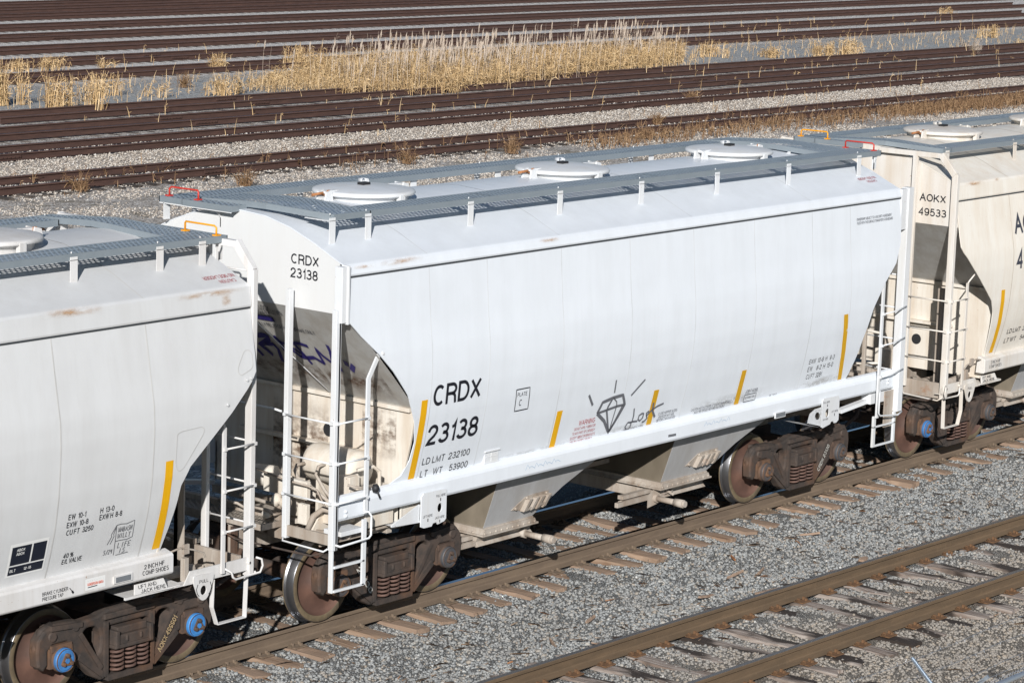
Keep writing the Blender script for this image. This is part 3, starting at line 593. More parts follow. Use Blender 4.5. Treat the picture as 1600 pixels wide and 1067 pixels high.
        for xs_ in sups:
            xs2=xs_*(1 if sy<0 else -1)
            if not (min(xa,-5.35)<xs2<max(xb,4.95 if A else 4.95)+.3): continue
            yb=sy*1.145; zt=rz-.055; zb=roofz+float(np.interp(-1.145,[p[0] for p in ARC],[p[1] for p in ARC]))-.02
            b=MB(); b.box(xs2-.045,xs2+.045,yb,yb-sy*.008,zb,zt+.03); b.box(xs2-.06,xs2+.06,yb+sy*.02,yb-sy*.06,zb-.006,zb+.012); b.box(xs2-.045,xs2+.045,yb,sy*.78,zt-.006,zt)
            b.tube([(xs2,yb-sy*.04,rz),(xs2,yb-sy*.04,rz+.02)],.007,6); zi=roofz+float(np.interp(-.80,[p[0] for p in ARC],[p[1] for p in ARC]))
            b.box(xs2-.05,xs2+.05,sy*.80,sy*.81,zi-.02,zt) if sy>0 else None
            b.obj('bracket',trim,rb)
    for s in (-1,1):
        b=MB(); xo,xi=(5.35,4.65) if A else (5.16,4.80); pk=[(-1.13,rz),(-.28,rz+.045),(.0,rz+.04),(.76,rz+.002)]
        T=lambda p:(s*p[0],s*p[1],p[2])
        P=pk; X_=[xo-.15,xo,xo,xo]
        vs=[]; 
        for (y,z),x in zip(P,X_): vs+=[(-x,y,z),(-xi,y,z)]
        b.add([T(v) for v in vs],[(2*i,2*i+1,2*i+3,2*i+2) for i in range(len(P)-1)],mi=0)
        b.add([T(v) for v in ((-bl,.02,rz),(-xo,.02,rz),(-xo,.76,rz),(-bl,.76,rz))],[(0,1,2,3)],mi=0); b.k=1
        for i in range(len(P)-1):
            b.bar(T((-X_[i],P[i][0],P[i][1]-.028)),T((-X_[i+1],P[i+1][0],P[i+1][1]-.028)),.012,.065); b.bar(T((-xi,P[i][0],P[i][1]-.028)),T((-xi,P[i+1][0],P[i+1][1]-.028)),.012,.065)
        b.bar(T((-bl,.02,rz-.03)),T((-bl,.76,rz-.03)),.012,.065); b.bar(T((-bl,.02,rz-.03)),T((-xo,.02,rz-.03)),.012,.065)
        b.bar(T((-X_[0],-1.13,rz-.028)),T((-xi,-1.13,rz-.028)),.012,.065)
        cr_=b.obj('crossover_board',['grate','skirt'],C_)
        # end brackets under the boards and cross handrail
        b=MB()
        b.box(*(sorted((s*-bl,s*(-bl+.09)))+sorted((s*1.05,s*1.06))+[rz-.25,rz-.06]))
        for y in (.30,1.10):
            b.prism([(-bl+.02,rz-.04),(-L,rz-.04),(-L,rz-.26),(-L+.0,rz-.16)],y-.006,y+.006,lambda p,t:T((p[0],t,p[1])))
        b.box(*(sorted((s*-bl,s*(-bl+.008)))+sorted((s*.02,s*1.13))+[rz-.075,rz-.063]))
        for y in (-.28,.28): b.prism([(-xi+.02,rz-.03),(-xi+.14,rz-.10),(-xi+.02,rz-.10)],y-.02,y+.02,lambda p,t:T((p[0],t,p[1])))
        b.obj('bracket',trim,cr_)
        b=MB(); hx_=(-bl+.12); r=.0105
        pth=[(hx_,.68,rz),(hx_,.68,rz+.10),(hx_+.01,.70,rz+.12),(hx_+.01,1.02,rz+.12),(hx_,1.04,rz+.10),(hx_,1.04,rz)] if False else None
        x0_,x1_=-bl+.10,-bl+.10
        pth=[(x0_,.62,rz+.005),(x0_,.62,rz+.08),(x0_+.01,.64,rz+.10),(x0_+.01,1.05,rz+.10),(x0_,1.07,rz+.08),(x0_,1.07,rz+.005)]
        b.tube([T(p) for p in pth],r,8); 
        for y in (.62,1.07): b.box(*(sorted((s*(x0_-.04),s*(x0_+.03)))+sorted((s*(y-.03),s*(y+.03)))+[rz,rz+.012]))
        b.obj('handrail',spec['hand'],C_)
    # hatches
    for k,x in enumerate([-3.51,.08,3.62] if A else [-3.12,.0,3.15]):
        b=MB(); zb=roofz+.365; b.lathe([(.50,-.10),(.50,.06),(.52,.075)],(x,0,zb),(0,0,1),40,[0]*2)
        b.lathe([(.50,.085),(.575,.085),(.585,.10),(.575,.125),(.54,.135),(.35,.16),(0,.175)],(x,0,zb),(0,0,1),48,[0]*6)
        b.box(x-.06,x+.06,-.045,.045,zb+.17,zb+.20,mi=2)
        b.tube([(x+.12,.1,zb+.17),(x+.30,.28,zb+.18)],.018,6); b.tube([(x+.30,.22,zb+.17),(x+.30,.34,zb+.17)],.03,8)
        for sx in (-1,1):
            for yo in (-.06,.06): b.prism([(x+sx*.55,zb-.04),(x+sx*.72,zb-.04),(x+sx*.68,zb+.14),(x+sx*.60,zb+.16)],yo-.012,yo+.012,lambda p,t:(p[0],t,p[1]))
            b.box(x+sx*.56,x+sx*.76,-.12,.12,zb-.06,zb-.04)
            b.box(x+sx*.45,x+sx*.66,-.03,.03,zb+.12,zb+.15)
        sx=spec['rustside'][k]; b.k=1
        b.tube([(x+sx*.62,-.07,zb+.11),(x+sx*.62,.07,zb+.11)],.022,8); b.tube([(x+sx*.62,0,zb+.13),(x+sx*.80,.04,zb+.11)],.016,8); b.box(x+sx*.60,x+sx*.64,-.05,-.03,zb,zb+.16); b.k=0
        for t in (90,270): 
            a=R(t); b.box(x+.56*math.cos(a)-.04,x+.56*math.cos(a)+.04,.56*math.sin(a)-.03,.56*math.sin(a)+.03,zb-.05,zb+.11)
        b.obj('roof_hatch',[('white_trim' if kind=='A' else trim),'rust','rubber'],C_)
    # end platforms, ladders
    for s in (-1,1):
        (endA if A else endB)(C_,s,trim,wallm,spec)
        make_truck(C_,s*TC,spec['blue'][s],spec['digits'].get(s))
    surf=lambda x,z:(x,-Y(z)-.006,z)
    return C_,dict(near=near,surf=surf,Y=Y,nsill=nsill,endp=endp,slopes=slopes,roof=roof,L=L,foldz=foldz,wx=wx,wz=wz,roofz=roofz)
_ps={}
def paintseam(n):
    if n not in _ps:
        c={'white':(.72,.74,.76),'gray':(.60,.59,.57),'cream':(.64,.56,.46)}[n]; t=NT('weld_seam_'+n); t.col(t.mix(t.ramp(t.noise(2,4,(1,1,1)),[(.4,0.),(.65,1.)]),c,tuple(x*.8 for x in c))); t.rough(.6); _ps[n]=t.m
    return _ps[n]
def trimroof(n): return n
_st={}
def stain(name='soft_rust_stain',c=(.55,.30,.12)):
    if name not in _st:
        t=NT(name); t.col(c); t.rough(.8); n=t.noise(7,7,(.6,1,1.6),.7); k=t.ramp(n,[(.40,0.),(.72,1.)]); p=t.n('ShaderNodeSeparateXYZ'); t.l(t.obj((1,1,1),'Generated'),p.inputs[0])
        for q in (0,2): k=t.math('MULTIPLY',k,t.ramp(t.math('ABSOLUTE',t.math('SUBTRACT',p.outputs[q],.5)),[(.05,1.),(.5,0.)]))
        tr=t.n('ShaderNodeBsdfTransparent'); mx=t.n('ShaderNodeMixShader'); t.l(k,mx.inputs[0]); t.l(tr.outputs[0],mx.inputs[1]); t.l(t.b.outputs[0],mx.inputs[2]); t.l(mx.outputs[0],t.t.nodes['Material Output'].inputs[0]); _st[name]=t.m
    return _st[name]
def clips(b,pts,r=.017):
    for p in pts: b.box(p[0]-r,p[0]+r,p[1]-r,p[1]+r,p[2]-r,p[2]+r)
def endA(C_,s,trim,wallm,spec):
    """left end as seen (s=-1); the right end is the same turned half a turn about the vertical"""
    T=lambda p:(-s*p[0],-s*p[1],p[2])
    RZ=(2.40,1.97,1.54)
    # short-ladder corner
    b=MB(); b.box(-5.59,-5.525,-.875,-.815,1.05,3.74); b.box(-5.59,-5.52,-1.56,-1.49,1.03,3.60); b.box(-5.55,-5.515,-1.56,-1.535,1.03,3.6)
    b.box(-5.585,-5.56,-1.555,-1.50,.57,1.05); b.obj('end_post',trim,C_,.004,T)
    b=MB(); b.box(-5.545,-5.455,-1.585,-1.475,3.46,4.05); b.box(-5.47,-5.44,-1.60,-1.5,3.44,4.06); b.obj('corner_cap',trim,C_,.004,T)
    b=MB(); b.box(-5.12,-5.06,-1.575,-1.555,1.36,2.83); b.bar((-5.09,-1.565,2.82),(-4.95,-1.585,3.08),.055,.02,(0,1,0)); b.tube([(-4.94,-1.58,3.08),(-4.94,-1.64,3.08)],.018,7)
    b.box(-5.13,-5.07,-1.57,-1.545,.58,1.30); b.box(-5.56,-5.09,-1.57,-1.535,.575,.60); b.box(-5.56,-5.09,-1.57,-1.535,.835,.86); b.box(-5.45,-5.1,-1.55,-1.3,1.16,1.21)
    b.obj('side_ladder',trim,C_,.003,T)
    b=MB()
    for z in RZ:
        b.tube([(-5.605,-.83,z),(-5.605,-1.53,z)],.0105,8); b.tube([(-5.56,-1.585,z),(-5.07,-1.585,z)],.0105,8)
        clips(b,[(-5.60,-.845,z),(-5.60,-1.525,z),(-5.555,-1.575,z),(-5.09,-1.58,z)])
    b.tube([(-5.60,-.85,1.06),(-5.63,-.87,1.03),(-5.63,-1.47,1.02),(-5.60,-1.50,1.05)],.0105,8)
    b.tube([(-5.57,-1.58,1.10),(-5.54,-1.62,1.085),(-5.09,-1.62,1.10),(-5.055,-1.62,1.13),(-5.055,-1.62,1.34),(-5.08,-1.60,1.385),(-5.13,-1.57,1.39)],.0125,8)
    b.tube([(-5.6,-.80,2.42),(-5.63,-.72,2.44),(-5.63,.75,2.44),(-5.58,.82,2.44)],.0125,8)
    b.obj('grab_iron',trim,C_,0,T)
    b=MB(); b.box(-5.57,-5.53,-1.47,-.86,1.075,1.19); b.box(-5.53,-4.95,-1.46,-.95,1.075,1.085); b.box(-5.46,-4.1,-1.40,-1.25,1.085,1.11); b.box(-5.46,-4.1,-1.26,-1.24,1.0,1.10)
    for y in (-.5,0,.5): b.box(-5.5,-4.4,y-.02,y+.02,1.02,1.10)
    b.box(-4.5,-4.42,-1.35,1.35,1.0,1.09)
    b.bar((-5.45,-.9,1.05),(-4.6,-1.3,1.05),.05,.05); b.bar((-5.45,-.3,1.1),(-4.45,-1.2,1.14),.06,.05)
    b.obj('end_platform',wallm if False else 'gear',C_,.003,T)
    b=MB(); b.add([(-5.80,-.72,1.20),(-5.50,-.72,1.20),(-5.50,1.1,1.20),(-5.80,1.1,1.20)],[(0,1,2,3)],mi=0); b.k=1
    b.box(-5.81,-5.80,-.72,1.1,1.14,1.205); b.box(-5.50,-5.43,-.75,1.15,1.20,1.26); b.box(-5.8,-5.5,-.73,-.72,1.14,1.205)
    b.box(-5.5,-5.48,-.75,1.15,1.0,1.2); b.obj('crossover_step',['grate_tan','gear'],C_,0,T)
    # opposite corner: tall post and full ladder
    b=MB(); MB().box(-5.60,-5.38,1.505,1.52,.80,1.30).obj('ladder_bracket','gear',C_,.003,T); b.box(-5.72,-5.60,1.47,1.59,1.0,4.06); b.box(-5.60,-5.45,1.50,1.57,3.5,4.05); b.obj('end_post',trim,C_,.005,T)
    b=MB(); b.box(-5.13,-5.075,1.565,1.59,.98,2.88); b.bar((-5.10,1.577,2.87),(-5.36,1.59,3.14),.05,.022,(0,1,0)); b.box(-5.12,-5.06,1.53,1.56,.60,1.0); b.box(-5.62,-5.57,1.53,1.56,.60,1.0); b.box(-5.62,-5.06,1.53,1.56,.575,.60); b.box(-5.62,-5.06,1.53,1.56,.84,.86); b.box(-5.6,-5.05,1.35,1.5,1.16,1.3)
    b.bar((-4.5,1.35,1.12),(-5.1,1.42,1.20),.10,.05); b.obj('side_ladder',trim,C_,.003,T)
    b=MB()
    for z in RZ:
        b.tube([(-5.11,1.60,z),(-5.4,1.605,z+.01),(-5.66,1.61,z+.05)],.0105,8); b.tube([(-5.73,1.5,z),(-5.73,.95,z)],.0105,8); clips(b,[(-5.11,1.60,z)])
    for z in (2.85,3.3): b.tube([(-5.73,1.5,z),(-5.73,.95,z)],.0105,8)
    b.tube([(-5.67,1.62,1.0),(-5.55,1.63,.97),(-5.10,1.63,1.02),(-5.06,1.63,1.06),(-5.06,1.63,1.30),(-5.12,1.6,1.36)],.0125,8)
    b.obj('grab_iron',trim,C_,0,T)
    b=MB(); b.box(-5.74,-5.70,.92,.97,1.1,3.7); b.box(-5.56,-5.52,.85,1.47,1.08,1.2); b.obj('end_post','gear' if s==1 else trim,C_,.004,T)
    # brake gear on the platform
    b=MB()
    b.lathe([(0,0),(.14,.01),(.20,.05),(.21,.10),(.21,.68),(.20,.73),(.14,.77),(0,.78)],(-4.75,-.44,1.71),(0,-1,0),28); b.box(-4.86,-4.64,-.66,-.62,1.1,1.60).box(-4.86,-4.64,-1.06,-1.02,1.1,1.60)
    b.obj('air_reservoir',wallm,C_,0,T)
    b=MB()
    b.tube([(-4.97,-.55,1.72),(-5.06,-.52,1.71),(-5.12,-.55,1.66),(-5.15,-.62,1.60),(-5.16,-1.0,1.46),(-5.17,-1.3,1.34)],.02,8)
    b.tube([(-4.97,-.85,1.76),(-5.04,-.82,1.74),(-5.10,-.84,1.66),(-5.14,-1.02,1.52),(-5.17,-1.25,1.38)],.018,8)
    b.tube([(-5.45,-.2,1.70),(-5.42,-.70,1.63),(-5.36,-.98,1.60),(-5.30,-1.05,1.56),(-5.30,-1.18,1.38)],.0115,6)
    b.tube([(-5.5,-.1,1.38),(-5.5,-.55,1.36),(-5.46,-.70,1.33)],.022,8); b.tube([(-5.45,-1.05,1.12),(-5.40,-1.1,1.30),(-5.34,-1.18,1.38),(-5.2,-1.35,1.34),(-5.0,-1.44,1.30)],.034,8)
    b.tube([(-5.35,-1.1,1.12),(-5.2,-1.46,1.10)],.03,8)
    for y in (.1,-.35): b.tube([(-5.62,y,1.30),(-5.66,y-.03,1.33),(-5.66,y-.32,1.33),(-5.60,y-.36,1.28),(-5.45,y-.36,1.28)],.016,6)
    b.tube([(-5.2,-1.40,1.66),(-5.15,-1.46,1.64),(-4.95,-1.50,1.60)],.014,6); b.obj('brake_pipe','gear',C_,0,T)
    b=MB(); b.box(-5.06,-4.9,-1.30,-1.12,1.46,1.70); b.tube([(-5.0,-1.35,1.78),(-4.8,-1.40,1.80),(-4.72,-1.42,1.74),(-4.72,-1.42,1.50)],.022,8); b.box(-4.95,-4.5,-1.44,-1.25,1.14,1.56)
    b.lathe([(0,0),(.11,.01),(.12,.05),(.12,.28),(.05,.32),(.03,.5)],(-5.05,.15,1.50),(.25,-.9,0),20); b.box(-5.3,-5.24,-.9,-.25,1.42,1.62); b.box(-5.1,-4.95,-.55,-.42,1.15,1.55)
    b.lathe([(0,0),(.075,.01),(.075,.05),(.04,.07),(.04,.12),(.065,.13),(.065,.2),(0,.21)],(-5.5,-.62,1.42),(0,-1,-.1),14); b.lathe([(0,0),(.05,.01),(.05,.08),(.03,.09),(0,.1)],(-5.58,-.62,1.28),(-1,-.2,0),14)
    b.box(-5.46,-5.40,-1.05,-.92,1.2,1.42); b.box(-5.25,-4.95,-1.3,-1.0,1.20,1.30)
    b.prism([(-5.44,1.12),(-5.15,1.12),(-5.0,1.40),(-5.2,1.42)],-1.1,-1.07,lambda p,t:(p[0],t,p[1]))
    b.obj('brake_valve',wallm,C_,.006,T)
    if s==-1:
        b=MB(); b.lathe([(.02,0),(.045,.01),(.05,.05),(.03,.07),(0,.08)],(-4.92,-1.50,1.60),(.5,-.8,0),10); b.tube([(-4.9,-1.55,1.58),(-4.88,-1.58,1.50)],.012,6); b.obj('hose_end','rubber',C_)
    # jack and lift bracket under the sill (both sides)
    for (x0,x1,fl) in ((-4.17,-3.75,-1),):
        pl=[(x0,1.05),(x0+.05,1.03),(x0+.18,1.03),(x0+.20,1.06),(x0+.26,1.065),(x0+.28,1.035),(x1-.03,1.055),(x1,1.08),(x1,1.41),(x1-.03,1.415),(x0+.04,1.42),(x0,1.38)]
        v,f=poly_mesh(pl,[circ(x0+.31,1.22,.052,16,.04)],.014)
        for yy_ in (-1,1):
            q=1 if yy_*s*1>0 else 1
            b=MB(); b.add([(x if yy_<0 else -x,yy_*1.545+y*1,z) for x,y,z in v],f)
            b.prism([(x0,1.30),(x0-.45,1.14),(x0-.45,1.12),(x0+.38,1.08),(x0+.38,1.10),(x0,1.12)],-1.53,-1.51,lambda p,t:(p[0] if yy_<0 else -p[0],t if yy_<0 else -t,p[1]))
            b.add([(p[0] if yy_<0 else -p[0],p[1] if yy_<0 else -p[1],p[2]) for p in ((x0-.45,-1.50,1.13),(x1,-1.53,1.07),(x1,-1.2,1.10),(x0-.45,-1.2,1.14))],[(0,1,2,3)])
            if yy_<0 and s==-1 or yy_>0 and s==-1: bo=b.obj('jacking_bracket','white_trim',C_)
            if s==-1 and yy_<0: spec['jb']=bo
    if s==1:
        x0,x1=3.78,4.19
        pl=[(x1,1.08),(x1-.05,1.05),(x1-.10,1.05),(x1-.12,1.08),(x1-.18,1.08),(x1-.2,1.05),(x0+.03,1.02),(x0,1.04),(x0,1.38),(x0+.03,1.41),(x1-.03,1.41),(x1,1.38)]
        v,f=poly_mesh(pl,[circ(x0+.13,1.21,.06,16,.045)],.014)
        for yy_ in (-1,1):
            b=MB(); b.add([(x if yy_<0 else -x,yy_*1.545+y,z) for x,y,z in v],f); k=(lambda p:p) if yy_<0 else (lambda p:(-p[0],-p[1],p[2]))
            b.add([k(p) for p in ((x0,-1.545,1.03),(x0-.42,-1.43,1.13),(x0-.42,-1.2,1.14),(x0,-1.2,1.05))],[(0,1,2,3)])
            v2,f2=poly_mesh([(0,1.05),(-.30,1.10),(-.26,1.22),(-.16,1.28),(0,1.31)],[circ(-.09,1.19,.05,12)],.01)
            b.add([k((x0+x*.6,-1.53-x*.35-.02,z)) for x,y,z in v2],f2)
            bo=b.obj('jacking_bracket','white_trim',C_)
            if yy_<0: spec['jb2']=bo
def endB(C_,s,trim,wallm,spec):
    X=lambda u:4.1+u
    for sy in (-1,1):
        T=lambda p:(s*p[0],-sy*p[1],p[2])
        b=MB(); b.box(X(1.18),X(1.245),-1.585,-1.49,1.0,4.15); b.bar((X(1.22),-1.535,4.13),(X(1.22),-1.30,4.40),.07,.09,(0,1,1)); b.box(X(1.18),X(1.25),-1.34,-.3,4.345,4.415)
        b.box(X(1.20),X(1.25),-.93,-.855,1.1,4.35); b.obj('end_post',trim,C_,.005,T)
        b=MB()
        for z in (2.38,1.95,1.53):
            b.tube([(X(1.265),-.89,z),(X(1.265),-1.55,z)],.0105,8); b.tube([(X(1.22),-1.605,z),(X(.80),-1.605,z)],.0105,8); clips(b,[(X(1.26),-.90,z),(X(1.26),-1.54,z),(X(1.22),-1.60,z),(X(.80),-1.60,z)])
        b.tube([(X(1.26),-.87,4.11),(X(1.265),-1.53,4.12)],.01,6) if s==1 else None
        b.tube([(X(1.25),-.9,1.06),(X(1.30),-.95,1.0),(X(1.30),-1.5,.98),(X(1.28),-1.57,1.03)],.0115,8)
        b.tube([(X(1.26),-1.60,1.19),(X(1.31),-1.63,1.17),(X(1.33),-1.63,1.10),(X(1.30),-1.62,1.03),(X(.95),-1.62,1.02),(X(.91),-1.62,1.05),(X(.90),-1.61,1.10),(X(.82),-1.58,1.15)],.012,8)
        b.tube([(X(.80),-1.58,2.58),(X(.78),-1.60,2.63),(X(.66),-1.63,2.74),(X(.62),-1.66,2.76)],.0115,8)
        b.obj('grab_iron',trim,C_,0,T)
        b=MB(); b.box(X(.775),X(.825),-1.595,-1.575,1.1,2.60); 
        for P,Q in (((.71,1.05),(.70,.76)),((.70,.76),(.77,.57)),((.77,.57),(1.17,.57)),((1.17,.57),(1.19,1.06))): b.bar((X(P[0]),-1.535,P[1]),(X(Q[0]),-1.535,Q[1]),.012,.055,(0,1,0))
        b.obj('side_ladder',trim,C_,.002,T)
        # side arm plate with pull lug
        v,f=poly_mesh([(X(.29),1.06),(X(.38),1.195),(X(1.26),1.195),(X(1.28),1.16),(X(1.28),1.075),(X(1.25),1.06)],[],.014); b=MB().add([(x,y-1.548,z) for x,y,z in v],f)
        b.box(X(.2),X(1.25),-1.54,-1.42,1.055,1.065)
        lug=[(X(.40),1.14),(X(.69),1.13),(X(.68),1.06),(X(.62),.92),(X(.58),.875),(X(.52),.87),(X(.47),.92),(X(.41),1.06)]
        v,f=poly_mesh(rounded(lug,.03),[circ(X(.545),.975,.05,16,.045)],.016); b.add([(x,y-1.570,z) for x,y,z in v],f)
        for xx in (.83,1.19): b.tube([(X(xx),-1.55,1.14),(X(xx),-1.585,1.14)],.018,8)
        b.obj('pull_lug',trim,C_,.002,T)
        b=MB(); b.add([(X(-.45),-1.50,1.07),(X(.15),-1.53,1.06),(X(.32),-1.5,1.07),(X(.32),-1.2,1.08),(X(-.45),-1.2,1.08)],[(0,1,2,3,4)]); b.box(X(-.45),X(.28),-1.51,-1.49,1.045,1.07)
        b.prism([(-.33,1.075),(.11,1.075),(.08,1.17),(-.30,1.17)],-1.515,-1.50,lambda p,t:(X(p[0]),t-(.0 if p[1]<1.1 else -.03),p[1])); b.obj('jacking_plate',trim,C_,0,T)
        b=MB(); b.box(X(1.14),X(1.18),-1.47,-.22,.98,1.20); b.box(X(.62),X(.70),-1.12,-1.06,1.0,2.45); b.box(X(.62),X(.64),-1.2,-1.06,1.0,2.45); b.tube([(X(-.02),-1.2,1.12),(X(.7),-1.25,1.10)],.06,10); b.box(X(.4),X(.46),-1.45,-1.39,1.06,1.30)
        b.tube([(X(.15),-1.50,1.42),(X(.30),-1.5,1.44),(X(.5),-1.48,1.38),(X(.62),-1.50,1.33),(X(.64),-1.5,1.28)],.011,6)
        b.box(X(.34),X(.42),-1.5,-1.47,1.36,1.46); b.bar((X(1.1),-1.0,1.0),(X(.1),-.4,1.05),.05,.06); b.box(X(-.02),X(1.15),-.8,-.74,1.0,1.08)
        b.obj('end_platform','gear',C_,.003,T)
    T=lambda p:(s*p[0],-s*p[1],p[2])
    b=MB(); b.add([(X(1.20),-.8,1.20),(X(1.42),-.8,1.20),(X(1.42),.8,1.20),(X(1.20),.8,1.20)],[(0,1,2,3)],mi=0); b.k=1; b.box(X(1.42),X(1.43),-.8,.8,1.15,1.205); b.box(X(1.15),X(1.2),-.8,.8,1.20,1.25)
    b.obj('crossover_step',['grate_tan','gear'],C_,0,T)
    b=MB(); b.lathe([(0,0),(.15,.02),(.17,.07),(.17,.5),(.1,.56),(0,.57)],(X(.55),.25,1.45),(0,1,0),20); b.box(X(.5),X(.9),-.45,-.2,1.1,1.5); b.tube([(X(.7),-.3,1.5),(X(.8),-.3,1.7),(X(.75),.3,1.72),(X(.6),.4,1.5)],.02,8); b.tube([(X(.9),-.35,1.3),(X(1.1),-.2,1.3),(X(1.1),.5,1.2)],.02,8)
    b.obj('brake_valve',wallm,C_,.006,T)
# main car ---------------------------------------------------------------------------------------------
specA=dict(seams=[-4.15,-3.18,-1.865,-.57,.71,2.0,3.30,4.2],hand='redpaint',rustside=(-1,-1,1),rust=[(-4.95,-4.25,3.99,4.075),(-2.3,-1.9,4.0,4.06),(-5.35,-5.0,4.0,4.05)],blue={-1:lambda s,sy:False,1:lambda s,sy:False},
  digits={-1:(0,'23138',-1,('pale_stencil',(.55,.53,.48))),1:(0,'CRDX 23138',1,('pale_stencil_b',(.55,.53,.48)))})
carA,KA=car('A',0,'middle hopper car, bluish white, numbered 23138 with a diamond drawn on its side','white white_trim white_end cream_wall slope'.split(),specA)
N_,sA=KA['near'],KA['surf']
lettering(N_,[('CRDX',-4.11,2.392,.235,.80,.004),('23138',-4.13,1.945,.235,.87,.004)],sA,'black',label='large black car number')
lettering(N_,[('LD LMT  232100',-4.11,1.722,.078,.80,.0),('LT   WT    53900',-4.10,1.575,.078,.80,.0)],sA,'black')
lettering(N_,[('PLATE',-2.64,2.305,.045,.17,0),('C',-2.59,2.19,.075,None,0)],sA,'black')
strokes(N_,[[(-2.67,2.39),(-2.43,2.39),(-2.41,2.135),(-2.65,2.135),(-2.67,2.39)]],sA,'black',.012,'plate_frame')
lettering(N_,[('WARNING',-1.36,1.775,.062,.31,0)]+[(t,x,z,.034,wd,0) for t,x,z,wd in (('DO NOT APPLY VIBRATOR',-1.42,1.72,.40),('TO ANY PART OF CAR BODY',-1.44,1.665,.43),('EXCEPT VIBRATOR BRACKETS',-1.46,1.61,.47),('USE ON LOADED CAR ONLY',-1.45,1.56,.42))],sA,'red')
lettering(N_,[(t,x,z,.034,wd,0) for t,x,z,wd in (('CLOSE HOPPER SLIDES',.24,1.675,.39),('AND ROOF HATCHES',.26,1.63,.32),('BEFORE CAR IS MOVED',.24,1.588,.38),('CAREFULLY CHECK SLIDES',-.45,1.562,.42),('CAUTION-HATCH COVERS AT EACH COMPARTMENT',.94,1.622,.86),('MUST BE OPENED BEFORE UNLOADING',1.02,1.58,.66))]+[('JOB F14068',2.08,1.70,.045,.27,0),('BY INSPECTION',2.11,1.625,.022,.20,0),('BC T-05-10',2.67,1.585,.022,.16,0)]+[('OWNERSHIP SUBJECT TO A SECURITY AGREEMENT',4.35,3.715,.034,.86,0),('FILED WITH THE SURFACE TRANSPORTATION BOARD',4.36,3.665,.034,.88,0)],sA,'navy')
strokes(N_,[[(2.08,1.68),(2.34,1.68),(2.34,1.585),(2.08,1.585),(2.08,1.68)]],sA,'black',.008,'label_frame')
lettering(N_,[('EXW  10-8  H   9-3',3.43,1.915,.065,.60,0),('EW     8-2  H  15-0',3.44,1.81,.065,.60,0),('CU FT  3281',3.45,1.705,.065,.37,0)],sA,'black')
for x,zt,zb,mm in ((-4.245,2.485,1.585,'yellow'),(-1.785,2.02,1.575,'yellow'),(.085,2.02,1.58,'amber'),(1.93,2.03,1.58,'amber')):
    z_=np.linspace(zb,zt,12); MB().add([q for z in z_ for q in ((x-.05,-KA['Y'](z)-.004,z),(x+.05,-KA['Y'](z)-.004,z))],[(2*i,2*i+1,2*i+3,2*i+2) for i in range(11)]).obj('reflector_stripe',mm,N_)
z_=np.linspace(1.59,2.51,12); MB().add([q for z in z_ for q in ((float(np.interp(z,[1.59,2.1,2.51],[4.27,4.15,4.07])),-KA['Y'](z)-.004,z),(float(np.interp(z,[1.59,2.1,2.51],[4.36,4.25,4.17])),-KA['Y'](z)-.004,z))],[(2*i,2*i+1,2*i+3,2*i+2) for i in range(11)]).obj('reflector_stripe','amber',N_)
# graffiti
strokes(N_,[(.042,[(-1.04,1.88),(-.98,2.01),(-.79,2.04),(-.6,2.05),(-.52,1.92),(-.60,1.78),(-.72,1.6),(-.86,1.76),(-1.04,1.88)]),[(-1.04,1.88),(-.85,1.9),(-.67,1.92),(-.52,1.92)],[(-.79,2.04),(-.85,1.94),(-.86,1.89),(-.72,1.6)],(.018,[(-.78,2.04),(-.70,1.98),(-.68,1.93),(-.71,1.61)]),(.018,[(-.56,1.92),(-.70,1.62)]),
  (.034,[(-1.28,2.14),(-1.17,2.0)]),(.026,[(-.79,2.26),(-.78,2.1)]),(.026,[(-.2,2.19),(-.43,2.02)]),
  (.024,[(-.30,1.84),(-.275,1.74),(-.28,1.66),(-.36,1.67),(-.40,1.62),(-.36,1.575),(-.31,1.58),(-.29,1.63),(-.30,1.67),(-.17,1.66)]),
  (.026,[(-.10,1.75),(-.16,1.73),(-.165,1.68),(-.12,1.655),(-.075,1.69),(-.075,1.74),(-.10,1.75)]),(.026,[(.03,1.76),(-.02,1.74),(.0,1.70),(.02,1.67),(-.03,1.635),(-.07,1.63)]),(.034,[(.08,1.86),(.10,1.75),(.18,1.66)]),(.026,[(-.01,1.70),(.08,1.765),(.18,1.80),(.30,1.82)])],sA,'spray',.032,'graffiti','gray spray painted diamond and a scrawled word')
sill=KA['nsill']; ss=lambda x,z:(x,-1.529,z)
strokes(sill,[[(-2.35+i*.08,1.40+.03*(i%2)),(-2.31+i*.08,1.46-.03*(i%2)),(-2.27+i*.08,1.41)] for i in range(8)]+[[(1.15+i*.08,1.42+.02*(i%2)),(1.19+i*.08,1.47-.03*(i%2)),(1.22+i*.08,1.42)] for i in range(7)],ss,'paleblue',.008,'chalk_scrawl')
strokes(sill,[(.03,[(.40,1.405),(.56,1.40)])],ss,'spray',.03,'graffiti')
b=MB(); b.box(2.70,2.93,-1.545,-1.527,1.30,1.375); b.k=1; b.box(2.71,2.92,-1.548,-1.545,1.31,1.365); b.obj('reflector_box',['white_trim','glass'],sill)
b=MB(); yb=KA['Y'](1.63); b.box(-3.02,-2.78,-yb-.012,-yb+.03,1.575,1.70); b.box(-3.03,-2.77,-yb-.02,-yb-.01,1.565,1.575); b.box(-3.03,-2.77,-yb-.035,-yb+.0,1.70,1.712); b.box(-2.905,-2.895,-yb-.016,-yb-.01,1.58,1.695); b.box(-3.0,-2.8,-yb-.016,-yb-.01,1.635,1.641); b.obj('card_holder','white_trim',N_)
js=lambda x,z:(x,-1.556,z)
